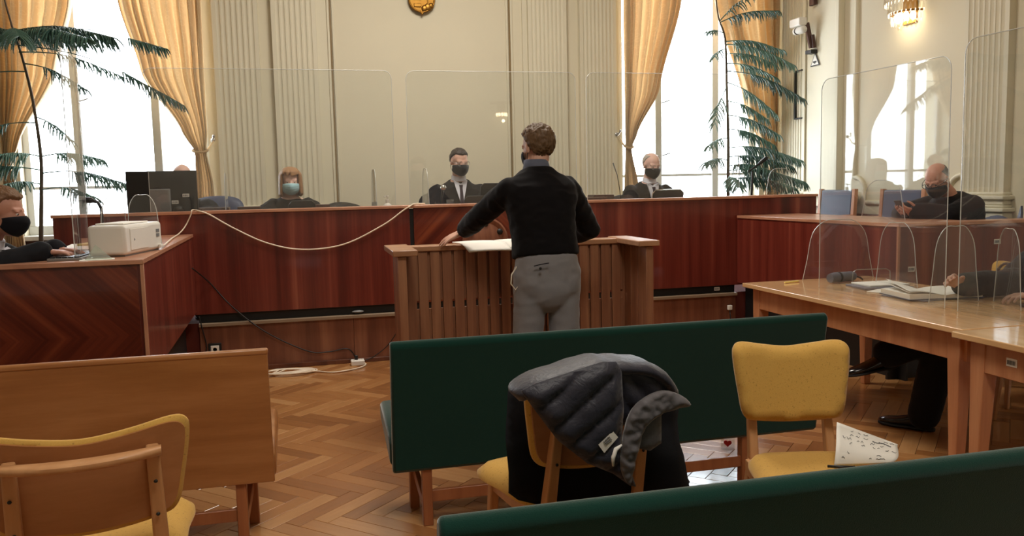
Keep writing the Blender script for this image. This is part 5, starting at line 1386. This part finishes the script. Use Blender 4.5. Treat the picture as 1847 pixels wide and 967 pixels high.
sconce('lit crystal wall sconce on the wall behind the camera', (4.15, -3.198, 2.95), (0, 1, 0))
def cctv():
    t = thing('security_camera', 'white security camera on a dark bracket on the right wall', 'camera', (5.48, 8.22, 2.80))
    M().box(5.30, 5.40, 8.18, 8.38, 3.10, 3.19).build('housing', MT['white'], t, bevel=.015, seg=3)
    M().cap((5.34, 8.30, 3.055), .042, (5.36, 8.20, 3.06), .042, 18).build('camera_body', MT['white'], t, smooth=60)
    T = Matrix.Translation((5.335, 8.262, 3.05)) @ Matrix.Rotation(radians(78), 4, 'X') @ Matrix.Rotation(radians(-30), 4, 'Y')
    d = V((-.55, -.82, -.12)).normalized(); p = V((5.335, 8.265, 3.052)); M().tube([p, p+d*.012], [.040, .040], 20).build('lens_ring', MT['black'], t, smooth=40); M().tube([p+d*.011, p+d*.02], [.026, .020], 18).build('lens', MT['grayp'], t, smooth=40)
    M().bar((5.40, 8.20, 3.13), (5.46, 8.19, 2.86), .04, .05).build('bracket_arm', MT['brownbox'], t, bevel=.006); M().bar((5.45, 8.17, 3.0), (5.47, 8.17, 2.86), .035, .05).build('bracket_brace', MT['brownbox'], t, bevel=.006)
    M().box(5.42, 5.50, 8.14, 8.25, 2.80, 2.84).build('bracket_foot', MT['black'], t, bevel=.004)
cctv()
t = thing('warning_sign', 'small white triangular camera warning sign below the security camera', 'sign', (5.48, 8.17, 2.66))
tri = lambda s, ox: M().prism([(-s, -s*.577), (s, -s*.577), (0, s*1.155)], lambda y, z: (ox, 8.165-y, 2.715+z), lambda y, z: (ox+.003, 8.165-y, 2.715+z))
tri(.085, 5.487).build('sign_border', MT['black'], t); tri(.066, 5.485).build('sign_face', MT['paper'], t)
M().box(5.482, 5.485, 8.135, 8.195, 2.70, 2.718).box(5.482, 5.485, 8.155, 8.17, 2.69, 2.70).build('camera_pictogram', MT['black'], t)
m = M().box(5.462, 5.482, 8.50, 8.525, 2.12, 2.66).box(5.462, 5.482, 8.38, 8.525, 2.645, 2.66).box(5.462, 5.482, 8.38, 8.525, 2.115, 2.13)
tag(m.build('wall_bracket', MT['black'], bevel=.003), 'thin black C-shaped frame on the fluted pilaster near the room corner', 'frame')
o = M().box(5.44, 5.482, 8.13, 8.22, 3.31, 3.45).build('junction_box', MT['brownbox'], bevel=.006); tag(o, 'small brown junction box above the security camera', 'box')
# wooden armchairs behind the right desk
def armchair(label, loc, rz):
    t = thing('armchair', label, 'chair', loc, rz, 'wooden armchairs behind the right desk'); L = True
    for s in (-1, 1):
        M().bar((s*.25, .24, 0), (s*.25, .24, .64), .04, .04).build('front_leg', MT['tleg'], t, local=L, bevel=.004)
        M().bar((s*.25, -.24, 0), (s*.25, -.30, .93), .04, .045).build('rear_leg', MT['tleg'], t, local=L, bevel=.004)
        M().box(s*.25-.035, s*.25+.035, -.28, .27, .64, .67).build('armrest', MT['tleg'], t, local=L, bevel=.008)
    M().box(-.25, .25, -.25, .25, .40, .47).build('seat', MT['bluegrey'], t, local=L, bevel=.02, seg=3)
    M().bar((0, -.275, .54), (0, -.305, .92), .46, .05, ref=(0,1,0)).build('backrest', MT['bluegrey'], t, local=L, bevel=.015, seg=3)
armchair('wooden armchair with blue-grey back left of the balding man', (5.12, 6.62, .40), radians(95))
armchair('wooden armchair at the far end of the right desk, only its arms in view', (5.12, 7.60, .40), radians(95))

# ================================================================== potted pines
MT['needle'] = None
def needle_mat():
    k = N('pine_needles'); v = k.coord(); f = k.noise(v, 9, 3); oi = k.n('ShaderNodeObjectInfo')
    g = k.math('ADD', k.math('MULTIPLY', f, .6), k.math('MULTIPLY', oi.outputs['Random'], .4))
    c = k.ramp(g, [(.25, (56,84,74)), (.5, (78,112,98)), (.8, (112,146,130))])
    k.set(Base_Color=c, Roughness=.45, Specular_IOR_Level=.4)
    tl = k.n('ShaderNodeBsdfTranslucent', {0: c}); mx = k.n('ShaderNodeMixShader', {0: .15, 1: k.p.outputs[0], 2: tl.outputs[0]})
    k.t.links.new(mx.outputs[0], k.t.nodes['Material Output'].inputs[0]); return k.m
MT['needle'] = needle_mat(); MT['bark'] = wood('pine_bark', [(70,58,46),(104,92,76)], (12,12,3), .8)
def pine(label, base, trunk, branches, seed):
    rr = random.Random(seed); t = thing('potted_pine', label, 'plant', base)
    bx, by, bz = base
    M().lathe([(.13, 0), (.14, .02), (.19, .30), (.20, .31), (.20, .34), (.18, .34), (.175, .31), (.001, .31)], base, 28).build('pot', MT['pot'], t, smooth=40)
    M().ell((bx, by, bz+.31), (.17, .17, .02)).build('soil', MT['subfloor'], t, smooth=180)
    tp = smooth_poly([tuple(p) for p in trunk], 5, False); n_ = len(tp)
    M().tube(tp, [.022-.016*i/(n_-1) for i in range(n_)], 8).build('trunk', MT['bark'], t, smooth=180)
    for (a, tip, dens, L0, start) in branches:
        a, tip = V(a), V(tip); d = tip-a; L = d.length; hz = V((d.x, d.y, 0)); side = V((-d.y, d.x, 0)).normalized()
        sag = .10*L
        pt = lambda s: a+d*s+V((0, 0, sag*sin(pi*s)*(.9) - (0 if s < .75 else -.10*L*(s-.75)**1.0)))
        m = M(); m.tube([pt(i/10) for i in range(11)], [.0065-.0045*i/10 for i in range(11)], 6)
        nb = int(dens*L*(1-start)/.0150)
        for i in range(nb):
            s = start+(1-start)*(i+.5)/nb*.99; p = pt(s); q = 1 if i % 2 else -1
            ln = L0*(.55+.45*sin(pi*min(1, (s-start)/(1-start)*.75+.20)))*rr.uniform(.7, 1.1)
            v0 = (side*q*rr.uniform(.5, 1.0)+d.normalized()*rr.uniform(.25, .6)+V((0, 0, rr.uniform(-.35, .10)))).normalized()
            pts = [p]; v = v0
            for j in range(5):
                v = (v+V((0, 0, -.24-.10*rr.random()))).normalized(); pts.append(pts[-1]+v*ln/5)
            m.tube(pts, [.0055, .0068, .0068, .006, .005, .001], 5)
            k = max(6, int(ln/.010))
            for j in range(k):
                f = (j+.5)/k*5; i0 = min(4, int(f)); c = pts[i0].lerp(pts[i0+1], f-i0); dv = (pts[i0+1]-pts[i0]).normalized()
                x = dv.orthogonal().normalized(); y = dv.cross(x)
                for w_ in range(3):
                    an = rr.uniform(0, 2*pi); o = x*cos(an)+y*sin(an); e_ = c+o*.015+dv*.014; b_ = dv.cross(o)*.0022
                    m.add([c-b_, c+b_, e_], [(0, 1, 2)])
        me = bpy.data.meshes.new('branch'); me.from_pydata([tuple(v) for v in m.v], [], m.f); me.update(); me.materials.append(MT['needle'])
        link('branch', me, t)
LT = [(-2.33, 8.35, .72), (-2.32, 8.35, 1.06), (-2.29, 8.35, 1.46), (-2.27, 8.35, 1.81), (-2.30, 8.35, 2.30), (-2.36, 8.35, 2.69), (-2.42, 8.35, 2.95), (-2.5, 8.35, 3.4)]
pine('potted pine with long drooping branches at the left window', (-2.33, 8.35, .40), LT, [
    ((-2.42,8.35,2.90), (-1.56,8.20,2.81), 2.4, .26, .03), ((-2.42,8.35,2.88), (-1.72,7.95,2.76), 2.4, .26, .03), ((-2.42,8.35,2.90), (-3.15,8.1,2.82), 2.4, .26, .03), ((-2.42,8.35,2.89), (-2.75,7.7,2.76), 2.4, .24, .03), ((-2.42,8.35,2.88), (-2.2,7.75,2.74), 2.2, .24, .03),
    ((-2.40,8.35,2.88), (-1.12,8.15,2.70), 1.8, .14, .74), ((-2.38,8.35,2.78), (-1.0,8.15,2.19), 1.3, .16, .62), ((-2.38,8.35,2.72), (-1.48,8.2,2.45), .8, .14, .35), ((-2.34,8.35,2.62), (-1.82,8.2,2.36), 1.0, .16, .30), ((-2.33,8.35,2.55), (-2.9,8.1,2.35), .7, .14, .4),
    ((-2.28,8.35,2.15), (-1.97,8.2,1.92), .9, .15, .25), ((-2.28,8.35,2.1), (-2.75,8.1,1.95), .9, .15, .4),
    ((-2.27,8.35,1.80), (-1.72,8.2,1.74), 1.6, .17, .25), ((-2.28,8.35,1.65), (-1.50,8.15,1.50), 1.5, .18, .35), ((-2.27,8.35,1.80), (-2.62,8.1,1.78), 1.8, .18, .2), ((-2.28,8.35,1.68), (-2.95,8.0,1.60), 1.8, .18, .2), ((-2.28,8.35,1.55), (-2.55,7.9,1.50), 1.6, .17, .2), ((-2.29,8.35,1.5), (-1.75,7.95,1.40), 1.2, .16, .4)], 11)
RT = [(4.53, 8.3, .72), (4.52, 8.3, 1.29), (4.52, 8.3, 1.89), (4.50, 8.3, 2.49), (4.48, 8.3, 2.96), (4.40, 8.3, 3.19), (4.34, 8.3, 3.6)]
pine('tall potted pine in the room corner beside the right window', (4.53, 8.3, .40), RT, [
    ((4.42,8.3,3.13), (5.04,8.15,3.22), 1.2, .15, .12), ((4.46,8.3,3.02), (4.20,8.2,3.0), .8, .10, .3), ((4.42,8.3,3.15), (4.62,7.9,3.35), .8, .12, .2),
    ((4.48,8.3,2.93), (5.10,8.15,2.80), 1.5, .18, .12), ((4.48,8.3,2.90), (5.17,8.05,2.63), 1.5, .18, .15), ((4.48,8.3,2.85), (4.25,8.15,2.72), .6, .14, .2), ((4.49,8.3,2.8), (4.85,7.9,2.62), 1.3, .17, .15),
    ((4.50,8.3,2.70), (5.05,8.2,2.52), 1.4, .18, .25), ((4.50,8.3,2.62), (5.29,8.05,2.27), 1.5, .18, .30), ((4.50,8.3,2.50), (5.02,8.15,2.12), 1.3, .18, .3), ((4.50,8.3,2.45), (4.27,8.15,2.02), .9, .20, .35), ((4.51,8.3,2.3), (4.8,7.95,2.05), 1.2, .17, .3),
    ((4.51,8.3,2.15), (5.06,8.15,1.90), 1.7, .17, .2), ((4.52,8.3,2.0), (4.85,7.9,1.78), 1.7, .18, .2), ((4.52,8.3,1.90), (4.20,8.15,1.80), 1.2, .17, .3),
    ((4.52,8.3,1.80), (5.26,8.05,1.62), 2.0, .20, .2), ((4.52,8.3,1.70), (5.0,7.8,1.55), 2.0, .20, .15), ((4.52,8.3,1.66), (4.13,8.1,1.62), 1.3, .17, .3), ((4.52,8.3,1.60), (4.75,7.75,1.50), 2.0, .19, .15),
    ((4.52,8.3,1.55), (5.29,8.0,1.38), 2.0, .20, .2), ((4.52,8.3,1.48), (4.4,7.85,1.36), 1.6, .18, .2), ((4.52,8.3,1.46), (5.05,7.8,1.32), 2.0, .20, .15)], 21)
